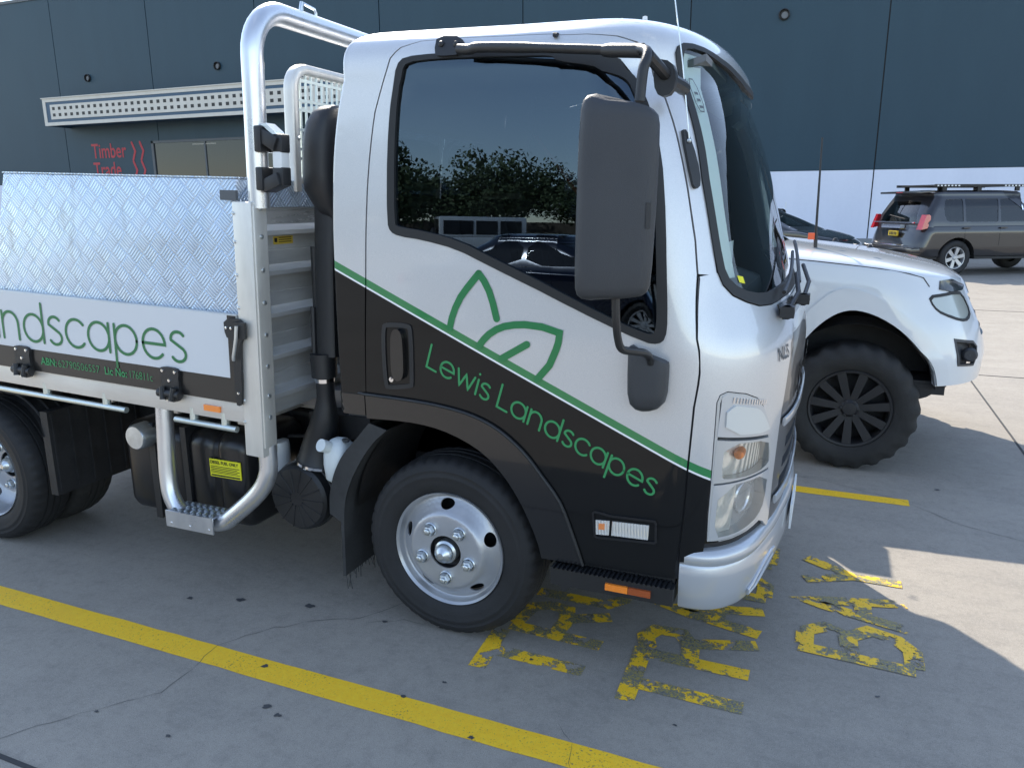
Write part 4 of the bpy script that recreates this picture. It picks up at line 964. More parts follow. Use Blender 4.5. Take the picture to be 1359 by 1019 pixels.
# air cleaner and snorkel
b = MB(); b.lathe([(.001, -.03), (.05, -.034), (.125, -.028), (.138, -.015), (.142, .01), (.140, .24), (.12, .25)], (-.700, .05, .442), 'Y', 40)
for k in range(14): a = 2*math.pi*k/14; b.tube([(-.700+.03*math.cos(a), .015, .442+.03*math.sin(a)), (-.700+.128*math.cos(a), .021, .442+.128*math.sin(a))], .0028, 6)
b.lathe([(.142, .02), (.147, .022), (.147, .04), (.142, .042)], (-.700, .05, .442), 'Y', 40)
AC = b.build('air_cleaner', m_black, TR)
b = MB(); b.box(-.665, -.655, .03, .04, .560, .572); b.box(-.640, -.630, .03, .04, .568, .580); b.build('cleaner_clip', m_white, AC)
b = MB(); P = spl([(-.655,.12,.575),(-.640,.12,.66),(-.605,.11,.76),(-.590,.105,.84),(-.585,.10,.93),(-.585,.10,.98)], 5); rs = [(.095+(-.095+.036)*min(1, (i/(len(P)-1))*1.55)**.8) for i in range(len(P))]
b.tube(P, rs, 24); b.tube([(-.585,.10,.945),(-.585,.10,1.04)], [.050, .052], 18); b.tube([(-.56,.10,1.03),(-.555,.11,1.35),(-.545,.12,1.60)], .034, 14, sq=(.045, .028, 3))
b.tube([(-.618,.09,1.03),(-.618,.10,1.22)], .012, 8); b.tube([(-.63,.14,1.0),(-.62,.14,1.45)], .02, 8)
SN = b.build('snorkel', m_black, TR)
b = MB(); b.tube([(-.585,.10,.925),(-.585,.10,.940)], .0385, 24); b.build('hose_clamp', m_chrome, SN); b = MB(); b.tube([(-.654,.12,.575),(-.652,.12,.586)], .097, 28); b.build('hose_clamp', m_chrome, SN)
b = MB(); vs = []; n = 24
for z, k, dx in [(1.555, .50, .03), (1.60, .72, .01), (1.66, .96, 0), (1.72, 1.0, 0), (1.80, .99, .004), (1.86, .95, .010), (1.90, .88, .016), (1.935, .74, .026), (1.955, .52, .036), (1.962, .2, .045)]:
    for j in range(n):
        a = 2*math.pi*j/n; ca, sa = math.cos(a), math.sin(a); e = 2/3.2
        vs.append((-.545+dx+.070*k*math.copysign(abs(ca)**e, ca), .16+.12*k*math.copysign(abs(sa)**e, sa), z))
b.add(vs, [(i*n+j, i*n+(j+1) % n, (i+1)*n+(j+1) % n, (i+1)*n+j) for i in range(9) for j in range(n)], True); b.add(vs[-n:], [tuple(range(n))]); b.add(vs[:n], [tuple(range(n))])
b.build('intake_head', m_black, SN, angle=60)
# washer bottle
b = MB(); vs = []; n = 20
for z, kx, dx in [(.545, .6, 0), (.56, .85, 0), (.62, 1.0, .004), (.66, 1.0, .006), (.695, .85, .006), (.715, .55, .004), (.722, .2, 0)]:
    for j in range(n):
        a = 2*math.pi*j/n; ca, sa = math.cos(a), math.sin(a); e = 2/3; vs.append((-.492+dx+.055*kx*math.copysign(abs(ca)**e, ca), .035+.06*kx*math.copysign(abs(sa)**e, sa), z))
b.add(vs, [(i*n+j, i*n+(j+1) % n, (i+1)*n+(j+1) % n, (i+1)*n+j) for i in range(6) for j in range(n)], True); b.add(vs[:n], [tuple(range(n))]); b.add(vs[-n:], [tuple(range(n))])
WB = b.build('washer_bottle', m_milk, TR, angle=60)
b = MB(); b.tube([(-.505, .0, .690), (-.515, -.045, .712)], [.023, .025], 16); b.build('bottle_cap', m_milk, WB)
b = MB(); b.tube([(-.46, .03, .715), (-.42, .0, .730)], [.01, .008], 8); b.build('bottle_spout', m_black, WB)

# ------------------------------------------------------------------ tray (its frame leans a touch nose-down)
def tf(x, y, z): return (x+.038*(z-.9), y, z-.033*(x+.8))
def T(): return MB(tf)
YT = -.125
b = T(); b.box(-3.42, -.80, YT, YT+.04, .790, .864); b.box(-3.42, -.80, YT+.04, 1.80, .815, .855); b.box(-3.42, -.80, 1.80, 1.84, .79, .864)
for k in range(7): x = -3.2+k*.38; b.box(x-.03, x+.03, .0, 1.72, .73, .815)
b.box(-3.4, -.8, .44, .50, .69, .80); b.box(-3.4, -.8, 1.22, 1.28, .69, .80)
TRY = b.build('tray_deck', m_alux, TR, bevel=.003)
# near post and far post
for y0, y1 in ((YT-.012, YT+.072), (1.775, 1.859)):
    b = T(); b.box(-.792, -.706, y0, y1, .665, 1.622); b.box(-.722, -.700, y0+.008, y1-.008, .70, 1.612); P_ = b.build('corner_post', m_alu, TR, bevel=.006)
    for z in (.80, .885, 1.0, 1.12, 1.24, 1.36, 1.48, 1.58):
        b = T(); b.lathe([(.0005, -.004), (.0055, -.003), (.007, .0)], (-.787, y0, z), 'Y', 10); b.build('rivet', m_zinc, P_)
        b = T(); b.lathe([(.0005, .006), (.008, .004), (.009, .0)], (-.699, y0+.04, z+.02), 'X', 10); b.build('rivet', m_zinc, P_)
# overhead hoop
hp = [(-.713, -.083, 1.60), (-.713, -.083, 2.02)]
for a in range(0, 91, 10): hp.append((-.713, -.083+.155-.155*math.cos(R(a)), 2.115+.155*math.sin(R(a))))
hp = hp+[(-.713, 1.70-.155+.155*math.sin(R(a)), 2.115+.155*math.cos(R(a))) for a in range(0, 91, 10)]+[(-.713, 1.70, 1.60)]
b = T(); b.tube(hp, .0385, 22); HP = b.build('overhead_hoop', m_tube, TR)
b = T(); b.tube([(-.713, .20, 2.300), (-.713, .20, 2.325), (-.713, .21, 2.337), (-.713, .275, 2.330), (-.713, .285, 2.318), (-.713, .285, 2.300)], .0055, 8); b.tube([(-.713, .185, 2.285), (-.713, .20, 2.34)], .007, 8); b.build('hoop_eye', m_zinc, HP)
b = T(); b.tube([(-.713, .66, 2.27), (-.713, .665, 2.27)], .040, 22); b.tube([(-.713, .668, 2.27), (-.713, .673, 2.27)], .040, 22); b.build('hoop_joint', m_zinc, HP)
# lower step loop
lo = spl([(-.742,-.082,.70),(-.742,-.082,.62),(-.748,-.084,.575),(-.775,-.088,.52),(-.83,-.095,.46),(-.93,-.105,.375),(-.965,-.108,.350),(-1.02,-.11,.338),(-1.15,-.11,.340),(-1.205,-.11,.360),(-1.245,-.108,.420),(-1.262,-.10,.50),(-1.264,-.09,.64),(-1.262,-.08,.80),(-1.262,-.075,.83)], 5)
b = MB(); b.tube(lo, .0355, 20); SL_ = b.build('side_step', m_tube, TR)
m_punch = mat('punched_step_tread', (.30, .31, .33), .4, .8)
b = MB(); b.box(-1.215, -.985, -.162, -.05, .372, .380); SP = b.build('step_tread', m_punch, SL_)
b = MB()
for i in range(7):
    for j in range(3): b.lathe([(.009, .380), (.010, .386), (.006, .388), (.005, .380)], (-1.20+.033*i+.008*(j % 2), -.145+.035*j, 0), 'Z', 10)
b.build('tread_dimple', m_zinc, SP)
b = MB(); b.box(-1.228, -.978, -.166, -.160, .312, .382)
for x in (-1.20, -1.10, -1.0): b.lathe([(.0005, -.003), (.005, -.002), (.006, 0)], (x, -.166, .33), 'Y', 8)
b.build('step_face', m_tube, SL_)
# drop side with sign
b = T(); b.box(-3.40, -.800, YT-.012, YT+.018, .867, 1.212); DS = b.build('drop_side', m_alux, TR, bevel=.003)
b = T(); b.box(-3.38, -.842, YT-.0155, YT-.0125, .968, 1.208); b.build('sign_panel', m_sign, DS)
b = T(); b.box(-3.38, -.842, YT-.0155, YT-.0125, .872, .967); b.box(-.842, -.803, YT-.0155, YT-.0125, .872, 1.208); b.build('sign_band', m_signb, DS)
def trf(x, z): return tf(x, YT-.0175, z)
# lettering measured so that the last s ends near the latch
xh_ = .118; adv_ = sum(GL[c][1] for c in 'Lewis Landscapes')-.24; sx = -1.055-adv_*xh_
def trtext(x, z): return tf(sx+x, YT-.0175, 1.004+z)
_, wd = stroke_text('sign_lettering', 'Lewis Landscapes', (0, 0), (1, 0), xh_, .0125, trtext, m_gt2, DS)
for tx, xa, xb, wt in (('ABN:', -1.881, -1.786, .0008), ('62790506557', -1.777, -1.531, -.0006), ('Lic No:', -1.505, -1.380, .0008), ('176811c', -1.370, -1.239, -.0006)):
    w_ = max(v[0] for v in text_mesh(tx, .046)[0]); lettering('sign_number', tx, .046, lambda x, y, xa=xa: tf(xa+x, YT-.0175, .907+y), m_greent, DS, wt, 'LEFT', (xb-xa)/w_)
# hinges
def hinge(x):
    b = T(); y = YT-.016
    b.prism(smooth_poly([(x-.050,.965),(x-.036,.978),(x+.036,.978),(x+.052,.965),(x+.045,.93),(x+.055,.862),(x+.03,.838),(x-.03,.838),(x-.055,.862),(x-.042,.93)], 1), lambda a, z: (a, y-.012, z), lambda a, z: (a, y+.001, z))
    b.tube([(x-.055, y-.016, .872), (x+.055, y-.016, .872)], .017, 12); b.tube([(x-.030, y-.022, .90), (x-.022, y-.030, .85)], .012, 8); b.tube([(x+.030, y-.022, .90), (x+.022, y-.030, .85)], .012, 8)
    b.mi = 1
    for dx, z in ((-.032, .962), (.032, .962), (0, .925)): b.lathe([(.0005, -.017), (.006, -.016), (.007, -.012)], (x+dx, y, z), 'Y', 10)
    b.lathe([(.0005, -.03), (.005, -.029), (.006, -.012)], (x, y, .846), 'Y', 10); b.build('drop_side_hinge', [m_black, m_chrome], TR, angle=40)
for x in (-3.0, -1.985, -1.140): hinge(x)
b = T(); y = YT-.016
b.prism(smooth_poly([(-.850,1.200),(-.755,1.200),(-.752,1.130),(-.772,1.118),(-.776,1.09),(-.782,.90),(-.790,.865),(-.815,.868),(-.813,1.09),(-.818,1.118),(-.846,1.13)], 1), lambda a, z: (a, y-.010, z), lambda a, z: (a, y+.001, z))
b.box(-.790, -.742, y-.022, y-.01, 1.13, 1.19); b.mi = 1
for x, z in ((-.838, 1.163), (-.815, 1.163), (-.797, .915)): b.lathe([(.0005, -.014), (.005, -.013), (.006, -.010)], (x, y, z), 'Y', 10)
LT = b.build('side_latch', [m_black, m_chrome], TR)
b = T(); b.tube([(-.772, y-.028, 1.178), (-.776, y-.030, 1.13), (-.796, y-.026, 1.06), (-.800, y-.022, 1.045)], .0065, 8); b.build('latch_lever', m_zinc, LT)
b = T(); b.box(-.993, -.912, YT-.008, YT, .818, .842); b.build('marker_reflector', m_amber, TR)
# rope rails
for x0, x1, st in ((-3.3, -1.425, (-3.1, -2.65, -2.25, -1.905, -1.545)), (-1.155, -.842, (-1.065, -.905))):
    b = T(); b.tube([(x0, YT+.004, .757), (x1, YT+.004, .757)], .0125, 14)
    for x in st: b.tube([(x, YT+.012, .765), (x, YT+.014, .815)], .017, 10)
    b.build('rope_rail', mat('pale_zinc_rail', (.60, .66, .64), .3, .8) if 'pale_zinc_rail' not in bpy.data.materials else bpy.data.materials['pale_zinc_rail'], TR)
# headboard: interlocking planks with bright lips
b = T(); xh = -.765
P = [(xh, .80)]
for z in (.905, 1.060, 1.222, 1.381, 1.530): P += [(xh, z-.028), (xh+.048, z-.028), (xh+.048, z-.012), (xh+.004, z+.005), (xh, z+.007), (xh, z+.058), (xh-.003, z+.060), (xh-.003, z+.064), (xh, z+.066)]
P += [(xh, 1.600), (xh-.03, 1.600), (xh-.03, .80)]
b.prism(P, lambda x, z: (x, -.045, z), lambda x, z: (x, 1.77, z)); HB = b.build('headboard', m_aluy, TR)
b = T(); b.box(xh+.012, xh+.036, -.06, -.03, .80, 1.60); b.build('headboard_edge', m_alu, HB)
b = T(); b.box(xh-.02, xh+.012, -.04, 1.77, 1.6015, 1.700); b.build('headboard_top_plate', m_plate, HB)
b = T(); b.box(xh+.0008, xh+.0020, .045, .160, 1.462, 1.492); w = b.build('warning_label', m_gold, HB)
b = T()
for k in range(3): b.box(xh+.0022, xh+.0026, .075, .150, 1.469+.008*k, 1.472+.008*k)
b.box(xh+.0022, xh+.0026, .050, .066, 1.470, 1.486); b.build('label_print', m_ink, w)
# mesh guard
xg = -.765; b = T()
fr = [(xg, .185, 1.66), (xg, .185, 2.03)]+[(xg, .185+.075-.075*math.cos(R(a)), 2.04+.075*math.sin(R(a))) for a in range(10, 91, 16)]+[(xg, .30, 2.115), (xg, 1.45, 2.115)]+[(xg, 1.45+.075*math.sin(R(a)), 2.04+.075*math.cos(R(a))) for a in range(10, 91, 16)]+[(xg, 1.525, 1.66)]
b.tube(fr, .024, 14, sq=(.026, .020, 4)); MG = b.build('window_guard', m_alu, TR, angle=50)
def mesh_fn(s, t): return np.stack([np.full_like(np.asarray(s, float), xg+.012), np.asarray(s, float), np.asarray(t, float)], -1)
def mesh_n(s, t): return np.tile(np.array([1., 0, 0]), (len(s), 1))
hs = []; y = .232
while y < 1.46:
    z = 1.715
    for hgt in (.062, .024, .062, .062, .024, .062, .024):
        if z+hgt < 2.095:
            r = .006; hs.append([(y, z+r), (y+r, z), (y+.026-r, z), (y+.026, z+r), (y+.026, z+hgt-r), (y+.026-r, z+hgt), (y+r, z+hgt), (y, z+hgt-r)])
        z += hgt+.010
    y += .0345
def bars():
    b = T()
    ys = np.arange(.228, 1.49, .0345)
    for y in ys: b.box(xg+.006, xg+.012, y-.0045, y+.0045, 1.70, 2.10)
    for z in (1.712, 1.785, 1.820, 1.893, 1.966, 2.001, 2.074): b.box(xg+.007, xg+.013, .20, 1.51, z-.005, z+.005)
    return b
bars().build('guard_mesh', mat('pale_mesh_metal', (.60, .68, .66), .35, .6), MG)
b = T(); b.box(xg-.005, xg+.02, .20, 1.51, 1.690, 1.712); b.build('guard_sill', m_alu, MG)
b = T(); b.lathe([(.0005, .03), (.012, .028), (.014, .0)], (xg, .232, 1.705), 'X', 10); b.lathe([(.0005, .03), (.009, .028), (.010, .0)], (xg, .19, 1.86), 'X', 10); b.build('guard_bolt', m_zinc, MG)
# folding handle brackets on the post
for z0, z1, flip in ((1.792, 1.880, 0), (1.662, 1.742, 1)):
    b = T(); b.box(-.690, -.660, -.125, -.045, z0, z1)
    if not flip: b.obox((-.640, -.085, 1.835), (.035, 0, -.018), (0, .035, 0), (.01, 0, .022))
    else: b.obox((-.632, -.085, 1.69), (.035, 0, .014), (0, .035, 0), (-.006, 0, .022))
    b.obox((-.606, -.085, 1.712 if flip else 1.822), (.023, 0, 0), (0, .023, 0), (0, 0, .031))
    BR = b.build('grab_bracket', m_black, TR, bevel=.006)
b = T(); b.obox((-.607, -.085, 1.772), (.020, 0, 0), (0, .022, 0), (0, 0, .048)); b.build('grab_bar', m_white, BR, bevel=.006)
b = T(); b.prism([(-.668,1.884),(-.648,1.889),(-.612,1.862),(-.606,1.852),(-.62,1.851)], lambda x, z: (x, -.11, z), lambda x, z: (x, -.06, z)); b.build('bracket_cap', m_zinc, BR)
b = T(); b.box(-.842, -.770, -.138, -.1255, 1.625, 1.660); PL = b.build('maker_badge', m_inkg, TR)
# rear mudguard with ribs, rear flap
P = spl([(-2.02,.58),(-2.05,.66),(-2.15,.74),(-2.3,.775),(-2.45,.78)], 3)
for y0 in (-.085, 1.30):
    b = MB(); b.box(-2.03, -1.985, y0+.005, y0+.505, .30, .70); b.box(-2.95, -2.0, y0+.005, y0+.505, .765, .775)
    for k in range(6): b.box(-1.987, -1.977, y0+.02+k*.09, y0+.03+k*.09, .32, .69)
    n = len(P); b.add([(p.x, y0, p.y) for p in P]+[(p.x, y0+.48, p.y) for p in P], [(i, i+1, n+i+1, n+i) for i in range(n-1)], True)
    for k in range(9): y_ = y0+.02+k*.055; b.tube([(p.x+.006, y_, p.y+.006) for p in P], .006, 6)
    b.build('rear_mudguard', m_dark, TR)
    b = MB(); b.box(-3.0, -2.99, y0, y0+.5, .18, .72); b.build('rear_flap', m_flap, TR)
b = T(); b.box(-3.44, -3.415, YT, 1.84, .90, 1.21); b.build('tailgate', m_alu, TR)
b = T(); b.box(-3.40, -.80, 1.825, 1.852, .902, 1.21); b.build('drop_side', m_alux, TR)

# toolbox sitting on the tray
TB = empty('tread_plate_toolbox', (-1.37, .2, .92), 0, 'tall silver chequer-plate toolbox standing on the truck tray behind the cab', 'toolbox')
def TBf(x, y, z): p = tf(x, y, z); return (p[0]+1.37, p[1]-.2, p[2]-.92)
b = MB(TBf); b.prism([(-2.27,.90),(-.797,.90),(-.797,1.700),(-2.025,1.700)], lambda x, z: (x, -.105, z), lambda x, z: (x, .52, z)); b.build('box_body', m_plate, TB, bevel=.006)
b = MB(TBf); b.box(-2.028, -.796, -.107, .522, 1.7015, 1.707); b.build('box_lid', m_plate, TB)
# ------------------------------------------------------------------ other vehicles
def vwheel(par, x, y, r, w, side, tyre_m, rim_m, spokes, rim_r, rough=False):
    """wheel of a car: y = outer face, side = -1 near, +1 far"""
    def pl(b): 
        b.v = [(x+a, y-side*q, r+c) for a, q, c in b.v]
        if side > 0: return b
        return b
    b = MB(); n = 88; prof = [(rim_r, .015), (rim_r+.012, 0), (rim_r+.05, -.008), ((r+rim_r)/2, -.012), (r-.05, -.006), (r-.02, .006), (r-.004, .03), (r, .045), (r, w-.045), (r-.004, w-.03), (r-.03, w), (rim_r, w-.01)]
    vs = []
    for i, (q, h) in enumerate(prof):
        for k in range(n):
            a = 2*math.pi*k/n; rr = q-(.014 if rough and q > r-.06 and h < .05 and (k//2) % 2 else .006 if q > r-.03 and h < .05 and (k//2) % 2 else 0)
            vs.append((rr*math.cos(a), h*(1 if side < 0 else 1), rr*math.sin(a)))
    b.add(vs, [(i*n+k, i*n+(k+1) % n, (i+1)*n+(k+1) % n, (i+1)*n+k) for i in range(len(prof)-1) for k in range(n)], True)
    b.lathe([(rim_r, .14), (.02, .15)], (0, 0, 0), 'Y', 24)
    W_ = pl(b).build('wheel', tyre_m, par, angle=60)
    b = MB(); b.lathe([(rim_r+.004, .006), (rim_r, .0), (rim_r-.012, .002), (rim_r-.02, .02), (rim_r-.03, .10)], (0, 0, 0), 'Y', 56)
    for k in range(spokes):
        a = 2*math.pi*(k+.25)/spokes; d = Vector((math.cos(a), 0, math.sin(a))); t = Vector((-math.sin(a), 0, math.cos(a)))
        o = rim_r*.86; wi = rim_r*(.60/spokes+.02)
        pts = [d*(rim_r*.20)+t*wi*1.1, d*(rim_r*.20)-t*wi*1.1, d*(rim_r-.012)-t*wi*1.5, d*(rim_r-.012)+t*wi*1.5]
        f = [Vector((p.x, .018 if i < 2 else .006, p.z)) for i, p in enumerate(pts)]; g_ = [Vector((p.x, .05, p.z)) for p in pts]
        b.add(f+g_, [(0, 1, 2, 3), (4, 7, 6, 5), (0, 4, 5, 1), (1, 5, 6, 2), (2, 6, 7, 3), (3, 7, 4, 0)])
    b.lathe([(.001, -.002), (rim_r*.16, .0), (rim_r*.20, .012), (rim_r*.24, .02), (rim_r*.26, .05)], (0, 0, 0), 'Y', 24)
    for k in range(6): a = 2*math.pi*k/6; b.lathe([(.001, .006), (.010, .008), (.011, .02)], (rim_r*.2*math.cos(a), 0, rim_r*.2*math.sin(a)), 'Y', 8)
    pl(b).build('rim', rim_m, W_)
    return W_
def mirror_y(b, yc):
    n = len(b.v); b.v += [(x, 2*yc-y, z) for x, y, z in b.v]; N = dict(b.n); b.f += [tuple(n+i for i in f)[::-1] for f in b.f]; b.m += b.m; b.sm += b.sm
    for i, q in N.items(): b.n[n+i] = (q[0], -q[1], q[2])
    return b
def arch_cut(x, r, z0, zb, n=14):
    a0 = math.degrees(math.asin(max(-1, min(1, (zb-z0)/r)))); return [(x+r*math.cos(R(180-a0+(2*a0-180)*i/n)), z0+r*math.sin(R(180-a0+(2*a0-180)*i/n))) for i in range(n+1)]
def vehicle(root, LB, GB, paint, arches, zb, wheel, windows, glass_m, extra=None, trim=None, screens=True, step=.06, tmax=2.0, cap_from=None):
    """lower body LB and glasshouse GB (Body surfaces in the vehicle's own frame), half modelled and mirrored"""
    x0, r0, x1, r1, za = arches
    b = MB(); f = LB; N = LB.normal; z0 = LB.z0
    out = [(LB.s_rmid, zb), (x0-r0*1.0, zb)]+arch_cut(x0, r0, za, zb)+[(p, zb) for p in (x0+r0+.02,)]+[(x1-r1-.02, zb)]+arch_cut(x1, r1, za, zb)+[(x1+r1+.03, zb), (LB.s_mid, zb), (LB.s_mid, z0+.25), (LB.s_rmid, z0+.25)]
    out[1] = (x0-r0-.02, zb)
    holes = [h for h in (trim or {}).get('holes', [])]
    b.panel(f, out, holes, step, .02, 0, N)
    ss = np.linspace(LB.s_rmid, LB.s_mid, 110); tt = np.concatenate([np.linspace(z0+.25, z0+.9, 14), [z0+.95, z0+.985, z0+.994]]); A, B_ = np.meshgrid(ss, tt, indexing='ij'); P = LB(A, B_); Q = LB.normal(A, B_); Q[:, -4:] = (0, 0, 1); k = len(tt)
    b.add(P.reshape(-1, 3).tolist(), [(i*k+j, (i+1)*k+j, (i+1)*k+j+1, i*k+j+1) for i in range(len(ss)-1) for j in range(k-1)], True, Q.reshape(-1, 3).tolist())
    body = mirror_y(b, LB.yc).build('body', paint, root)
    # glasshouse shell with window openings
    b = MB(); t0 = GB.t0; out = [(GB.s_rmid, t0), (GB.s_mid, t0), (GB.s_mid, GB.z0+.28), (GB.s_rmid, GB.z0+.28)]
    b.panel(GB, out, windows, step, .015, 0, GB.normal)
    ss = np.linspace(GB.s_rmid, GB.s_mid, 80); tt = np.concatenate([np.linspace(GB.z0+.28, GB.z0+.9, 12), [GB.z0+.95, GB.z0+.985, GB.z0+.994]]); A, B_ = np.meshgrid(ss, tt, indexing='ij'); P = GB(A, B_); Q = GB.normal(A, B_); Q[:, -4:] = (0, 0, 1); k = len(tt)
    b.add(P.reshape(-1, 3).tolist(), [(i*k+j, (i+1)*k+j, (i+1)*k+j+1, i*k+j+1) for i in range(len(ss)-1) for j in range(k-1)], True, Q.reshape(-1, 3).tolist())
    mirror_y(b, GB.yc).build('roof', paint, root)
    for w in windows:
        mid = max(p[0] for p in w) >= GB.s_mid-.03 or min(p[0] for p in w) <= GB.s_rmid+.03
        b = MB(); b.panel(GB, inset(w, -.004), [], step, 0, -.008, GB.normal); mirror_y(b, GB.yc) if mid else None
        b.build('window', glass_m, root)
        if not mid:
            b = MB(); b.panel(GB, inset(w, -.004), [], step, 0, -.008, GB.normal); n = len(b.v); b.v = [(x, 2*GB.yc-y, z) for x, y, z in b.v]; b.f = [q[::-1] for q in b.f]; b.n = {i: (q[0], -q[1], q[2]) for i, q in b.n.items()}; b.build('window', glass_m, root)
    # floor, arches and cabin interior
    b = MB(); hw = float(np.interp(.8, *LB.hw)); yc = LB.yc
    b.box(LB.R+.15, LB.F-.25, yc-hw+.10, yc+hw-.10, zb-.06, zb+.02)
    for x, r in ((x0, r0), (x1, r1)):
        for sg in (-1, 1):
            P = arch_cut(x, r*.995, za, zb-.02, 14); n = len(P); ya, yb = yc+sg*(hw-.02), yc+sg*(hw-.40)
            b.add([(p[0], ya, p[1]) for p in P]+[(p[0], yb, p[1]) for p in P], [(i, i+1, n+i+1, n+i) for i in range(n-1)], True); b.add([(p[0], yb, p[1]) for p in P], [tuple(range(n))])
    b.box(x0-.05, x0+.05, yc-hw+.2, yc+hw-.2, wheel[0]-.06, wheel[0]+.06); b.box(x1-.05, x1+.05, yc-hw+.2, yc+hw-.2, wheel[0]-.06, wheel[0]+.06)
    b.build('underbody', m_dark, root)
    for x in (x0, x1):
        for sg in (-1, 1): vwheel(root, x, yc+sg*wheel[1], *wheel[2:4], sg, *wheel[4:])
    for x in ((x0+x1)/2+.35, (x0+x1)/2-.5):
        for y in (-.38, .38):
            b = MB(); b.obox((x, yc+y, .72+.0), (.26, 0, 0), (0, .22, 0), (0, 0, .09)); b.obox((x-.28, yc+y, 1.02), (.06, 0, 0), (0, .21, 0), (-.05, 0, .28)); b.obox((x-.33, yc+y, 1.36), (.04, 0, 0), (0, .11, 0), (0, 0, .07)); b.build('seat', m_seat, root, bevel=.02)
    return body

# --- white utility vehicle beside the truck
p_white = mat('white_ute_paint', (.64, .66, .67), .3, 0, coat=1, bump=.05, bscale=5)
UT = empty('white_utility_vehicle', (1.42, 3.5, 0), 0, 'white lifted utility vehicle with big black off-road tyres beside the truck', 'utility vehicle')
def loc(B_, dx, dy):
    """the same Body moved into its vehicle's own frame"""
    import copy
    q = copy.copy(B_); q.yc = B_.yc-dy; q.T = (B_.T[0]-dx, B_.T[1]-dx, B_.T[2]); q.cf = B_.cf-dx; q.cr = B_.cr-dx; q.F = B_.F-dx; q.R = B_.R-dx
    q.xf = (B_.xf[0], np.asarray(B_.xf[1])-dx); q.xr = (B_.xr[0], np.asarray(B_.xr[1])-dx); q.s_mid = B_.s_mid-dx; q.s_rmid = B_.s_rmid-dx; q.s_end = B_.s_end-dx
    if B_.slope is not None: q.slope = (B_.slope[0], [v-dx for v in B_.slope[1]], B_.slope[2])
    return q
U = loc(UTE, 1.42, 3.5); du = lambda P: [(x-1.42, z) for x, z in P]
UG = Body(yc=0, hw=smooth_curve([1.0, 1.2, 1.5, 1.78], [.83, .80, .72, .62]), xf=smooth_curve([1.0, 1.2, 1.5, 1.78], [.02, -.25, -.72, -1.12]), xr=smooth_curve([1.0, 1.5, 1.78], [-2.75, -2.70, -2.6]), Lf=.35, nf=2.6, Lr=.15, nr=2.4, z0=1.74, h=.10, n=4, zref=1.2, blend=.5); UG.t0 = 1.15
uw = [[(-1.55,1.32),(-.62,1.32),(-.72,1.40),(-1.18,1.68),(-1.55,1.70)], [(-2.45,1.32),(-1.62,1.32),(-1.62,1.70),(-2.35,1.68)], [(UG.cf+.22,1.30),(UG.s_mid,1.28),(UG.s_mid,1.74),(UG.cf+.20,1.72)], [(UG.s_rmid,1.36),(UG.s_rmid,1.68),(UG.s_rmid+.5,1.68),(UG.s_rmid+.5,1.36)]]
uhl = smooth_poly(du([(1.866,.966),(1.984,.977),(2.100,.988),(2.205,.990),(2.235,.914),(2.143,.879),(2.050,.875),(1.918,.897),(1.873,.924)]), 1)
ufog = du([(1.960,.805),(2.147,.789),(2.196,.760),(2.142,.650),(1.977,.664)])
ugr = [(2.33-1.42,.80),(2.34-1.42,.985),(U.s_mid,.985),(U.s_mid,.80)]
vehicle(UT, U, UG, p_white, (-3.0, .46, -.015, .462, .44), .548, (.388, .93, .388, .27, m_tyred, m_rimb, 11, .235, True), uw, g_car2, trim={'holes': [uhl, ufog, ugr]})
b = MB()
fl = du([(1.107,.925),(1.272,.953),(1.414,.963),(1.581,.957),(1.715,.931),(1.805,.885),(1.861,.805),(1.898,.723),(1.935,.556)]); ar = du([(1.122,.845),(1.242,.875),(1.372,.890),(1.496,.888),(1.610,.865),(1.688,.828),(1.746,.765),(1.794,.660),(1.825,.552)])
sym = lambda P: [(-x-.01, z) for x, z in P[::-1]]
FL = sym(fl)[:-2]+fl; AR = sym(ar)[:-2]+ar
FL = arch_cut(0, .526, .44, .554, 30); AR = arch_cut(0, .450, .44, .554, 30); b.panel(U, FL+AR[::-1], [], .05, .05, .014, U.normal); both(b, 'wheel_arch_flare', p_white, UT)
b = MB(); b.panel(U, [(-3.52, .556),(-3.46,.80),(-3.25,.945),(-3.0,.975),(-2.75,.945),(-2.54,.80),(-2.48,.556),(-2.535,.556),(-2.60,.76),(-2.78,.88),(-3.0,.91),(-3.22,.88),(-3.40,.76),(-3.465,.556)], [], .05, .05, .014, U.normal); both(b, 'wheel_arch_flare', p_white, UT)
m_hazy = mat('hazy_headlight', (.42, .44, .40), .22, .2, coat=1)
b = MB(); b.panel(U, inset(uhl, .008), [], .03, 0, -.002, U.normal); both(b, 'headlight', m_hazy, UT)
b = MB(); b.panel(U, inset(uhl, -.002), [inset(uhl, .009)], .03, .02, .003, U.normal); both(b, 'headlight_rim', m_dark, UT)
b = MB(); b.panel(U, ufog, [inset(ufog, .012)], .03, .02, .004, U.normal); b.panel(U, ufog, [], .03, 0, -.04, U.normal); c = U(2.09-1.42, .72).tolist(); b.lathe([(.001, -.01), (.03, -.01), (.042, .0), (.042, .03)], c, 'Y', 16); both(b, 'fog_lamp', m_mirror, UT)
b = MB(); b.panel(U, ugr, [], .05, 0, -.03, U.normal)
for z in (.84, .90, .96): b.tube([(U(s, z)-U.normal(s, z)*.018).tolist() for s in np.linspace(2.36-1.42, U.s_mid, 10)], .010, 6)
mirror_y(b, 0).build('grille', m_dark, UT)
b = MB(); b.panel(U, du([(1.964,.992),(1.995,1.03),(2.10,1.06),(2.20,1.03),(2.33,1.018),(2.215,.996),(2.05,.985)]), [], .03, .01, .008, U.normal); both(b, 'bonnet_protector', m_blackg, UT)
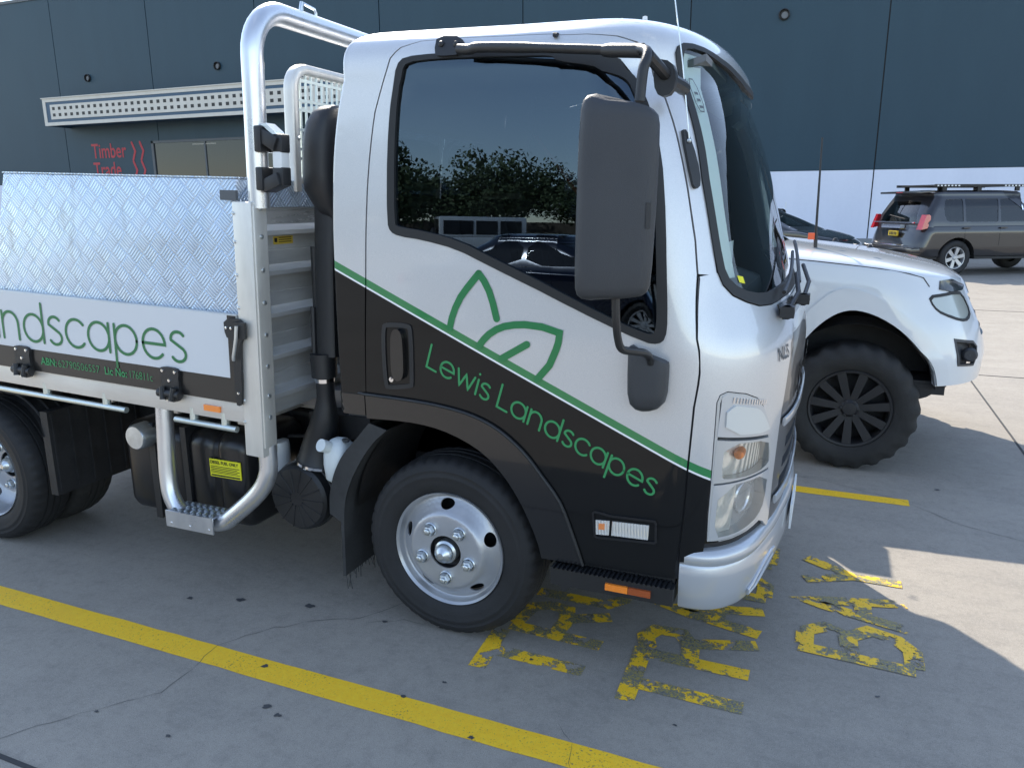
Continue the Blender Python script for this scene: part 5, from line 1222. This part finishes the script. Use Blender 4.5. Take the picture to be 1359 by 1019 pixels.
b = MB(); b.tube([(U(s, t)+U.normal(s, t)*.001).tolist() for s, t in du([(.9,1.16),(1.2,1.16),(1.45,1.15),(1.65,1.13),(1.80,1.10),(1.88,1.05),(1.90,1.0)])], .003, 6); both(b, 'bonnet_seam', m_dark, UT)
b = MB(); b.tube([(-.295,-.50,1.30), (-.30,-.50,1.42)], .012, 8); b.tube([(-.30,-.50,1.42), (-.305,-.50,1.70), (-.31,-.50,1.985)], [.008, .007, .005], 8); b.tube([(-.31,-.50,1.985),(-.31,-.50,1.998)], .006, 8); AE = b.build('radio_aerial', m_black, UT)
b = MB(); b.box(-.345, -.305, -.52, -.48, 1.375, 1.415); b.build('aerial_spring', mat('orange_plastic', (.75, .12, .04), .4), AE)
b = MB(); b.lathe([(.001,.02),(.012,.018),(.02,0)], (-.18, -.45, 1.365), 'Z', 12); b.lathe([(.001,.02),(.012,.018),(.02,0)], (.02, -.60, 1.335), 'Z', 12); b.build('washer_jet', m_black, UT)
b = MB(); b.box(-.98, -.82, -1.10, -.80, 1.22, 1.40); both(b, 'wing_mirror', m_black, UT)
b = MB(); b.prism([(.0,.38),(.22,.40),(.40,.47),(.50,.545),(.0,.56)], lambda x, z: (x, -.80, z), lambda x, z: (x, .80, z)); b.build('bash_plate', m_dark, UT)

# --- generic station wagon used for the big grey one by the wall
def mkbody(L0, L1, hw, xf, xr, belt, h, slope, Lf=.7, Lr=.35, nf=2.6, nr=3, n=3): return Body(yc=0, hw=hw, xf=xf, xr=xr, Lf=Lf, nf=nf, Lr=Lr, nr=nr, z0=belt, h=h, n=n, zref=.8, slope=slope)
SV = empty('grey_station_wagon', (0, 0, 0), R(32), 'dark grey four-wheel-drive wagon with silver wheels and a flat black roof rack', 'car')
SV.location = (3.72-.93*math.sin(R(32))*1, 17.05+.93*math.cos(R(32)), 0)
p_grey = car_paint('dark_grey_car_paint', (.022, .022, .026), .4, .3)
SB = mkbody(0, 0, smooth_curve([.4, .6, .95, 1.1], [.90, .93, .935, .90]), smooth_curve([.4, .55, .8, 1.0, 1.1], [3.55, 3.72, 3.75, 3.70, 3.6]), smooth_curve([.4, .55, .75, 1.0, 1.1], [-.90, -1.02, -.98, -.90, -.87]), 1.06, .06, (.8, [-1, 2.0, 2.8, 3.7], [0, 0, .0, -.10]))
SG = Body(yc=0, hw=smooth_curve([1.0, 1.15, 1.5, 1.76], [.91, .895, .82, .73]), xf=smooth_curve([1.0, 1.15, 1.5, 1.76], [2.75, 2.45, 1.95, 1.55]), xr=smooth_curve([1.0, 1.3, 1.55, 1.76], [-.90, -.84, -.70, -.58]), Lf=.45, nf=2.6, Lr=.28, nr=3, z0=1.72, h=.12, n=4, zref=1.2, blend=.4); SG.t0 = 1.05
sw = [[(-.50,1.60),(-.44,1.635),(.08,1.645),(.10,1.62),(.10,1.18),(.08,1.16),(-.22,1.16),(-.30,1.19)], [(.16,1.18),(.18,1.16),(.93,1.16),(.95,1.18),(.97,1.62),(.95,1.65),(.18,1.65),(.16,1.63)], [(1.02,1.16),(2.05,1.17),(2.06,1.19),(1.62,1.57),(1.47,1.65),(1.04,1.65),(1.02,1.63)],
      [(SG.s_rmid,1.16),(SG.s_rmid,1.60),(SG.s_rmid+.52,1.60),(SG.s_rmid+.62,1.16)], [(SG.cf+.20,1.20),(SG.s_mid,1.17),(SG.s_mid,1.68),(SG.cf+.16,1.66)]]
vehicle(SV, SB, SG, p_grey, (0., .45, 2.79, .45, .38), .42, (.38, .90, .385, .25, m_tyre, m_rim, 6, .235), sw, g_car)
tl = [(-.80,.98),(-.86,1.02),(-.87,1.24),(-.80,1.27),(-.72,1.26),(-.70,1.18),(-.76,1.12),(-.70,1.06),(-.69,1.0)]
m_tail = mat('red_tail_lamp', (.40, .005, .012), .2, coat=1)
b = MB(); b.prism([(-.90,1.00),(-.76,1.03),(-.735,1.10),(-.76,1.14),(-.70,1.21),(-.70,1.29),(-.74,1.32),(-.80,1.315)], lambda x, z: (x, -.900+.05*(z-1.0), z), lambda x, z: (x-.03, -.76, z)); both(b, 'tail_lamp', m_tail, SV)
b = MB(); b.box(-.985, -.915, -.68, .68, 1.135, 1.155); b.box(-1.01, -.90, -.33, .33, 1.02, 1.10); b.build('chrome_strip', m_chrome, SV)
b = MB(); b.box(-1.03, -.99, -.27, .03, .85, .96); NP = b.build('number_plate', mat('yellow_plate', (.60, .42, .03), .5), SV)
b = MB(); rr = random.Random(2)
for k in range(5): b.box(-1.034, -1.031, -.25+.052*k, -.25+.052*k+.030, .87, .94)
b.build('plate_marks', m_ink, NP)
b = MB(); b.obox((-.70, 0, 1.80), (.17, 0, .015), (0, .70, 0), (0, 0, .022)); SPO = b.build('spoiler', p_grey, SV, bevel=.01)
b = MB(); b.box(-.885, -.86, -.10, .10, 1.785, 1.80); b.build('brake_lamp', m_red, SPO)
b = MB(); b.box(-1.07, -.80, -.86, .86, .50, .60); b.box(-1.045, -.9, -.90, .90, .60, .63); BP = b.build('rear_bumper', p_grey, SV, bevel=.02)
b = MB(); b.box(-1.052, -1.04, -.80, -.55, .52, .56); b.box(-1.052, -1.04, .55, .80, .52, .56); b.build('reflector', m_red, BP)
b = MB(); b.tube([(-1.05, -.55, .66), (-1.08, -.55, .66), (-1.08, .55, .66), (-1.05, .55, .66)], .012, 6); b.build('bumper_trim', m_chrome, SV)
b = MB(); b.box(-.45, 1.75, -.62, .62, 1.915, 1.935)
for x in np.arange(-.40, 1.75, .16): b.box(x, x+.05, -.64, .64, 1.935, 1.955)
for y in (-.66, .62): b.box(-.50, 1.80, y, y+.04, 1.905, 1.962)
for x in (-.3, .55, 1.5):
    for y in (-.64, .60): b.box(x, x+.10, y, y+.04, 1.82, 1.91)
RK = b.build('roof_rack', m_dark, SV)
b = MB()
for k in range(7): b.box(-.46+.085*k, -.42+.085*k, -.663, -.6605, 1.918, 1.945); b.box(1.2+.085*k, 1.24+.085*k, -.663, -.6605, 1.918, 1.945)
b.build('rack_slots', m_white, RK)
b = MB()
for x in (.05, .95): b.box(x+.03, x+.20, -.955, -.93, 1.02, 1.045)
b.build('door_handle', p_grey, SV)
b = MB()
for x in (.14, 1.0, 2.05): b.tube([(SB(x, z)+SB.normal(x, z)*.001).tolist() for z in (.46, .7, .9, 1.02)], .004, 5)
both(b, 'door_seam', m_dark, SV)
b = MB(); b.obox((2.0, -1.02, 1.20), (.07, 0, 0), (0, .09, 0), (0, 0, .09)); both(b, 'wing_mirror', p_grey, SV)
b = MB(); b.box(.42, 2.35, -.96, -.80, .36, .41); b.build('side_step', m_dark, SV)
b = MB(); b.tube([(-.95, .15, 1.30), (-.89, -.30, 1.22)], .01, 6); b.build('rear_wiper', m_dark, SV)

# --- black sedans
p_blk = car_paint('black_car_paint', (.006, .007, .010), .2, .25)
def sedan(label, loc_, rz, paint, group=None):
    o = empty('black_sedan', loc_, rz, label, 'car', group)
    A = Body(yc=0, hw=smooth_curve([.3, .5, .85, .92], [.84, .90, .90, .86]), xf=smooth_curve([.3, .45, .7, .92], [3.45, 3.58, 3.56, 3.35]), xr=smooth_curve([.3, .5, .92], [-.92, -1.02, -.98]), Lf=.65, nf=2.5, Lr=.4, nr=2.8, z0=.86, h=.09, n=3, zref=.7, slope=(.6, [-1, .2, 1.6, 2.6, 3.5], [.06, .07, .05, .0, -.16]))
    G = Body(yc=0, hw=smooth_curve([.85, 1.0, 1.25, 1.40], [.86, .83, .72, .62]), xf=smooth_curve([.85, 1.0, 1.25, 1.40], [2.85, 2.45, 1.85, 1.4]), xr=smooth_curve([.85, 1.0, 1.25, 1.40], [-.75, -.45, .05, .35]), Lf=.4, nf=2.5, Lr=.4, nr=2.6, z0=1.36, h=.09, n=3.4, zref=1.1, blend=.4); G.t0 = .88
    w = [smooth_poly([(.0,1.02),(.95,1.02),(.95,1.33),(.48,1.33),(.18,1.18)], 1), smooth_poly([(1.02,1.02),(2.05,1.02),(1.70,1.20),(1.42,1.33),(1.02,1.33)], 1), [(G.cf+.24,1.03),(G.s_mid,1.01),(G.s_mid,1.34),(G.cf+.20,1.32)], [(G.s_rmid,1.02),(G.s_rmid,1.32),(G.s_rmid+.42,1.32),(G.s_rmid+.48,1.02)]]
    vehicle(o, A, G, paint, (0., .37, 2.75, .37, .33), .28, (.33, .88, .335, .22, m_tyre, m_rim, 10, .22), w, g_car, step=.08)
    b = MB(); b.panel(A, [(3.30,.66),(3.75,.62),(3.72,.72),(3.25,.76)], [], .05, .02, .004, A.normal); both(b, 'headlight', m_reflector, o)
    b = MB(); b.panel(A, [(3.95,.42),(A.s_mid,.42),(A.s_mid,.68),(3.90,.68)], [], .06, .01, .005, A.normal); mirror_y(b, 0).build('grille', m_chrome, o)
    b = MB(); b.obox((1.95, -.96, .98), (.07, 0, 0), (0, .08, 0), (0, 0, .06)); both(b, 'wing_mirror', paint, o)
    b = MB(); b.tube([(G(s, t)+G.normal(s, t)*.004).tolist() for s, t in ((-.02,1.005),(1.0,1.005),(2.08,1.005))], .007, 6); both(b, 'window_trim', m_chrome, o)
    b = MB(); b.box(-1.03, -.96, -.85, -.5, .72, .84); both(b, 'tail_lamp', m_tail, o)
    return o
hd = R(-24)
S1 = sedan('glossy black sedan by the pale wall, mostly hidden behind the white utility vehicle', (1.62-3.5*math.cos(hd), 17.6-3.5*math.sin(hd), 0), hd, p_blk)
b = MB(); b.tube([(1.6,.3,1.44),(1.6,.3,1.60)], .01, 6); b.build('aerial', m_white, S1)
S2 = sedan('black sedan parked behind the photographer, seen only in the truck window', (-3.6, -8.4, 0), R(4), car_paint('dark_blue_car_paint', (.008, .012, .03), .3, .2))
# --- white off-roader behind the camera, only seen reflected
WO = empty('white_off_roader', (-11.5, -24, 0), R(-35), 'boxy white off-roader far behind the photographer, seen only in the truck window', 'car')
b = MB(); b.box(-1.2, 3.6, -.85, .85, .55, 1.15); b.build('body', p_white, WO, bevel=.06)
b = MB(); b.box(-1.15, 2.1, -.78, .78, 1.15, 2.0); b.build('cabin', p_white, WO, bevel=.08)
b = MB()
for x0_, x1_ in ((-1.0, .1), (.2, 1.0), (1.1, 1.9)): b.box(x0_, x1_, -.80, -.785, 1.25, 1.8); b.box(x0_, x1_, .785, .80, 1.25, 1.8)
b.box(2.09, 2.11, -.68, .68, 1.25, 1.85); b.box(-1.17, -1.15, -.6, .6, 1.25, 1.85); b.build('window', m_blackg, WO)
for x in (0, 2.9):
    for sg in (-1, 1): vwheel(WO, x, sg*.86, .40, .24, sg, m_tyre, m_rim, 5, .22)
b = MB(); b.lathe([(.001, -.09), (.3, -.08), (.38, -.05), (.38, .05)], (-1.28, 0, 1.1), 'X', 24); b.build('spare_wheel', m_tyre, WO)

# ------------------------------------------------------------------ warehouse
WH = empty('warehouse_building', (-10, 30, 0), 0, 'long warehouse of dark blue concrete panels with a pale band along its foot', 'building')
m_navy = wall_paint('dark_blue_wall_paint', (.0075, .036, .058), (.011, .043, .066)); m_pale = wall_paint('pale_lilac_wall_paint', (.66, .68, .77), (.72, .74, .83), .6)
def wl(b): b.v = [(x+10, y-30, z) for x, y, z in b.v]; return b
b = MB()
xs = [-81.9+7.02*k for k in range(20)]
for a in xs: b.box(a+.022, a+7.02-.022, 30, 30.25, 2.745, 12.6 if a > -46.5 else 12.6)
wl(b).build('wall_panels', m_navy, WH)
b = MB()
for a in xs: b.box(a+.022, a+7.02-.022, 30.0, 30.25, .22, 2.735)
wl(b).build('pale_band', m_pale, WH)
b = MB(); b.box(-81, 58, 30.06, 60, .0, 12.3); wl(b).build('inner_wall', m_dark, WH)
b = MB(); b.box(-82, 58, 29.93, 30.2, 0, .23); wl(b).build('plinth', mat('grey_plinth', (.22, .23, .24), .8, bump=.3, bscale=8), WH)
b = MB(); b.box(-82, 58, 29.95, 30.3, 12.6, 12.75); wl(b).build('parapet', m_inkg, WH)
for x, z in ((-37.44, 8.34), (-28.29, 8.36), (-1.226, 8.354), (-19.1, 8.35), (-10.2, 8.35), (7.6, 8.35)):
    b = MB(); b.lathe([(.20, 0), (.20, -.10), (.17, -.12), (.16, -.02), (.001, -.02)], (x, 30, z), 'Y', 20); w = wl(b).build('wall_vent', m_dark, WH)
    b = MB(); b.disc((x+.02, 29.955, z-.02), .12, 'Y', 16); wl(b).build('vent_core', m_int, w)
m_cream = mat('cream_paint', (.56, .53, .47), .6, var=.06); m_cnavy = mat('canopy_blue', (.03, .075, .13), .5)
CX0, CX1, CZ0, CZ1, CY = -39.35, -18.0, 5.78, 7.17, 28.5
CP = empty('canopy', (0, 0, 0)); bpy.data.objects.remove(CP)
b = MB(); b.box(CX0, CX1, CY, CY+.12, CZ1-.17, CZ1); b.box(CX0, CX1, CY, CY+.12, CZ0, CZ0+.17); b.box(CX0, CX0+.22, CY, CY+.12, CZ0+.17, CZ1-.17); b.box(CX0-.05, CX1, CY-.05, CY+.1, CZ1, CZ1+.05)
CAN = wl(b).build('canopy', m_cream, WH)
b = MB(); b.box(CX0+.22, CX1, CY+.03, CY+.10, CZ0+.17, CZ1-.17); b.box(CX0, CX0+.1, CY+.12, 30, CZ0, CZ1); b.box(CX0, CX1, CY+.12, 30, CZ0+.1, CZ0+.22); b.box(CX0, CX1, CY+.12, 30, CZ1-.15, CZ1-.05); wl(b).build('canopy_soffit', m_cnavy, CAN)
b = MB(); b.box(CX0+.55, CX1, CY-.005, CY+.028, 6.10, 6.85); bandp = 0; b.mi = 1; x = CX0+.72
while x < CX1-.3:
    for z in (6.24, 6.57): b.box(x, x+.20, CY-.009, CY-.006, z, z+.16)
    x += .445
wl(b).build('canopy_band', [m_cream, m_ink], CAN)
# shopfront window under the canopy
b = MB(); b.box(-33.25, -19.0, 29.90, 30.0, 4.78, 4.9); b.box(-33.25, -33.10, 29.90, 30.0, .25, 4.9)
for x in (-29.6, -26.0, -22.4, -19.1): b.box(x, x+.10, 29.92, 30.0, .25, 4.78)
wf = wl(b).build('shop_window', m_inkg, WH)
b = MB(); b.box(-33.10, -19.0, 29.965, 29.975, .25, 4.78); wl(b).build('shop_glass', mat('dark_shop_glass', (.012, .016, .022), .06, bump=.02, bscale=1), wf)
b = MB(); b.box(-30.4, -28.8, 29.955, 29.962, 4.62, 4.67); wl(b).build('light_streak', mat('dim_streak', (.35, .33, .28), .6), wf)  # streak of light on the shop glass, put in as a pale strip, no lamp
def wtext(nm, s, x, z, size, ws_=1.0): return lettering(nm, s, size, lambda a, c: (x+a+10, -.012, z+c), m_red, WH, .012, 'LEFT', ws_)
wtext('wall_lettering', 'Timber', -37.85, 4.12, 1.10, .80); wtext('wall_lettering', 'Trade', -37.85, 3.12, 1.10, .80)
b = MB()
for x in (-34.75, -34.15):
    for z in (4.12, 3.12): stroke2d(b, [(x+10, z-.15), (x+10.20, z+.30), (x+10, z+.75)], .13, lambda a, c: (a, -.014, c))
b.build('wall_chevrons', m_red, WH)

# ------------------------------------------------------------------ trees behind the camera, seen in the glass
m_leaf = mat('dark_foliage', (.055, .08, .03), .8, var=.25, vscale=.6); m_bark = mat('bark', (.09, .07, .05), .9)
def tree(i, x, y, h, w):
    rr = random.Random(100+i)
    t = empty('shade_tree', (x, y, 0), 0, None, 'tree', 'trees behind the car park')
    b = MB(); b.tube([(0, 0, 0), (.1, 0, h*.25), (0, .1, h*.5)], [.22, .17, .10], 8)
    for k in range(6): a = rr.uniform(0, 6.28); b.tube([(0, 0, h*.35), (w*.3*math.cos(a), w*.3*math.sin(a), h*.7)], [.09, .03], 6)
    b.build('trunk', m_bark, t)
    b = MB(); cl = [(rr.gauss(0, w*.28), rr.gauss(0, w*.28), h*rr.uniform(.42, .9), w*rr.uniform(.14, .26)) for _ in range(26)]
    vs, fs = [], []
    for _ in range(9000):
        c = rr.choice(cl); d = Vector((rr.gauss(0, 1), rr.gauss(0, 1), rr.gauss(0, 1))).normalized(); p = Vector(c[:3])+d*c[3]*rr.uniform(.6, 1.05)
        u = Vector((rr.gauss(0, 1), rr.gauss(0, 1), rr.gauss(0, 1))).normalized(); v = u.cross(d+Vector((.01, 0, 0))).normalized(); s = rr.uniform(.14, .28); o = len(vs)
        vs += [p-u*s, p+v*s*.6, p+u*s, p-v*s*.6]; fs.append((o, o+1, o+2, o+3))
    b.add(vs, fs); b.build('crown', m_leaf, t)
    return t
lab = ['round dark tree behind the photographer, seen only as a reflection in the door window']
TX = [(-58, -62, 9.5, 11), (-50, -64, 8.2, 11), (-42, -60, 8.8, 12), (-34, -64, 7.0, 10), (-27, -60, 8.8, 11), (-19, -63, 7.2, 10), (-11, -60, 9.2, 12), (-3, -64, 8.6, 11), (6, -60, 7.0, 10), (-25, -36, 7.0, 7)]
for i, a in enumerate(TX):
    t = tree(i, *a)
    t['label'] = 'tall dark tree behind the photographer, nearest of the reflected trees' if i == 9 else 'round dark tree beyond the car park, only mirrored in the door window'
b = MB(); b.box(-90, 40, -72, -71.8, 0, 2.2)
hd_ = b.build('boundary_fence', mat('weathered_timber', (.10, .085, .07), .9, var=.3), None); tag(hd_, 'long brown timber fence behind the reflected trees', 'fence')
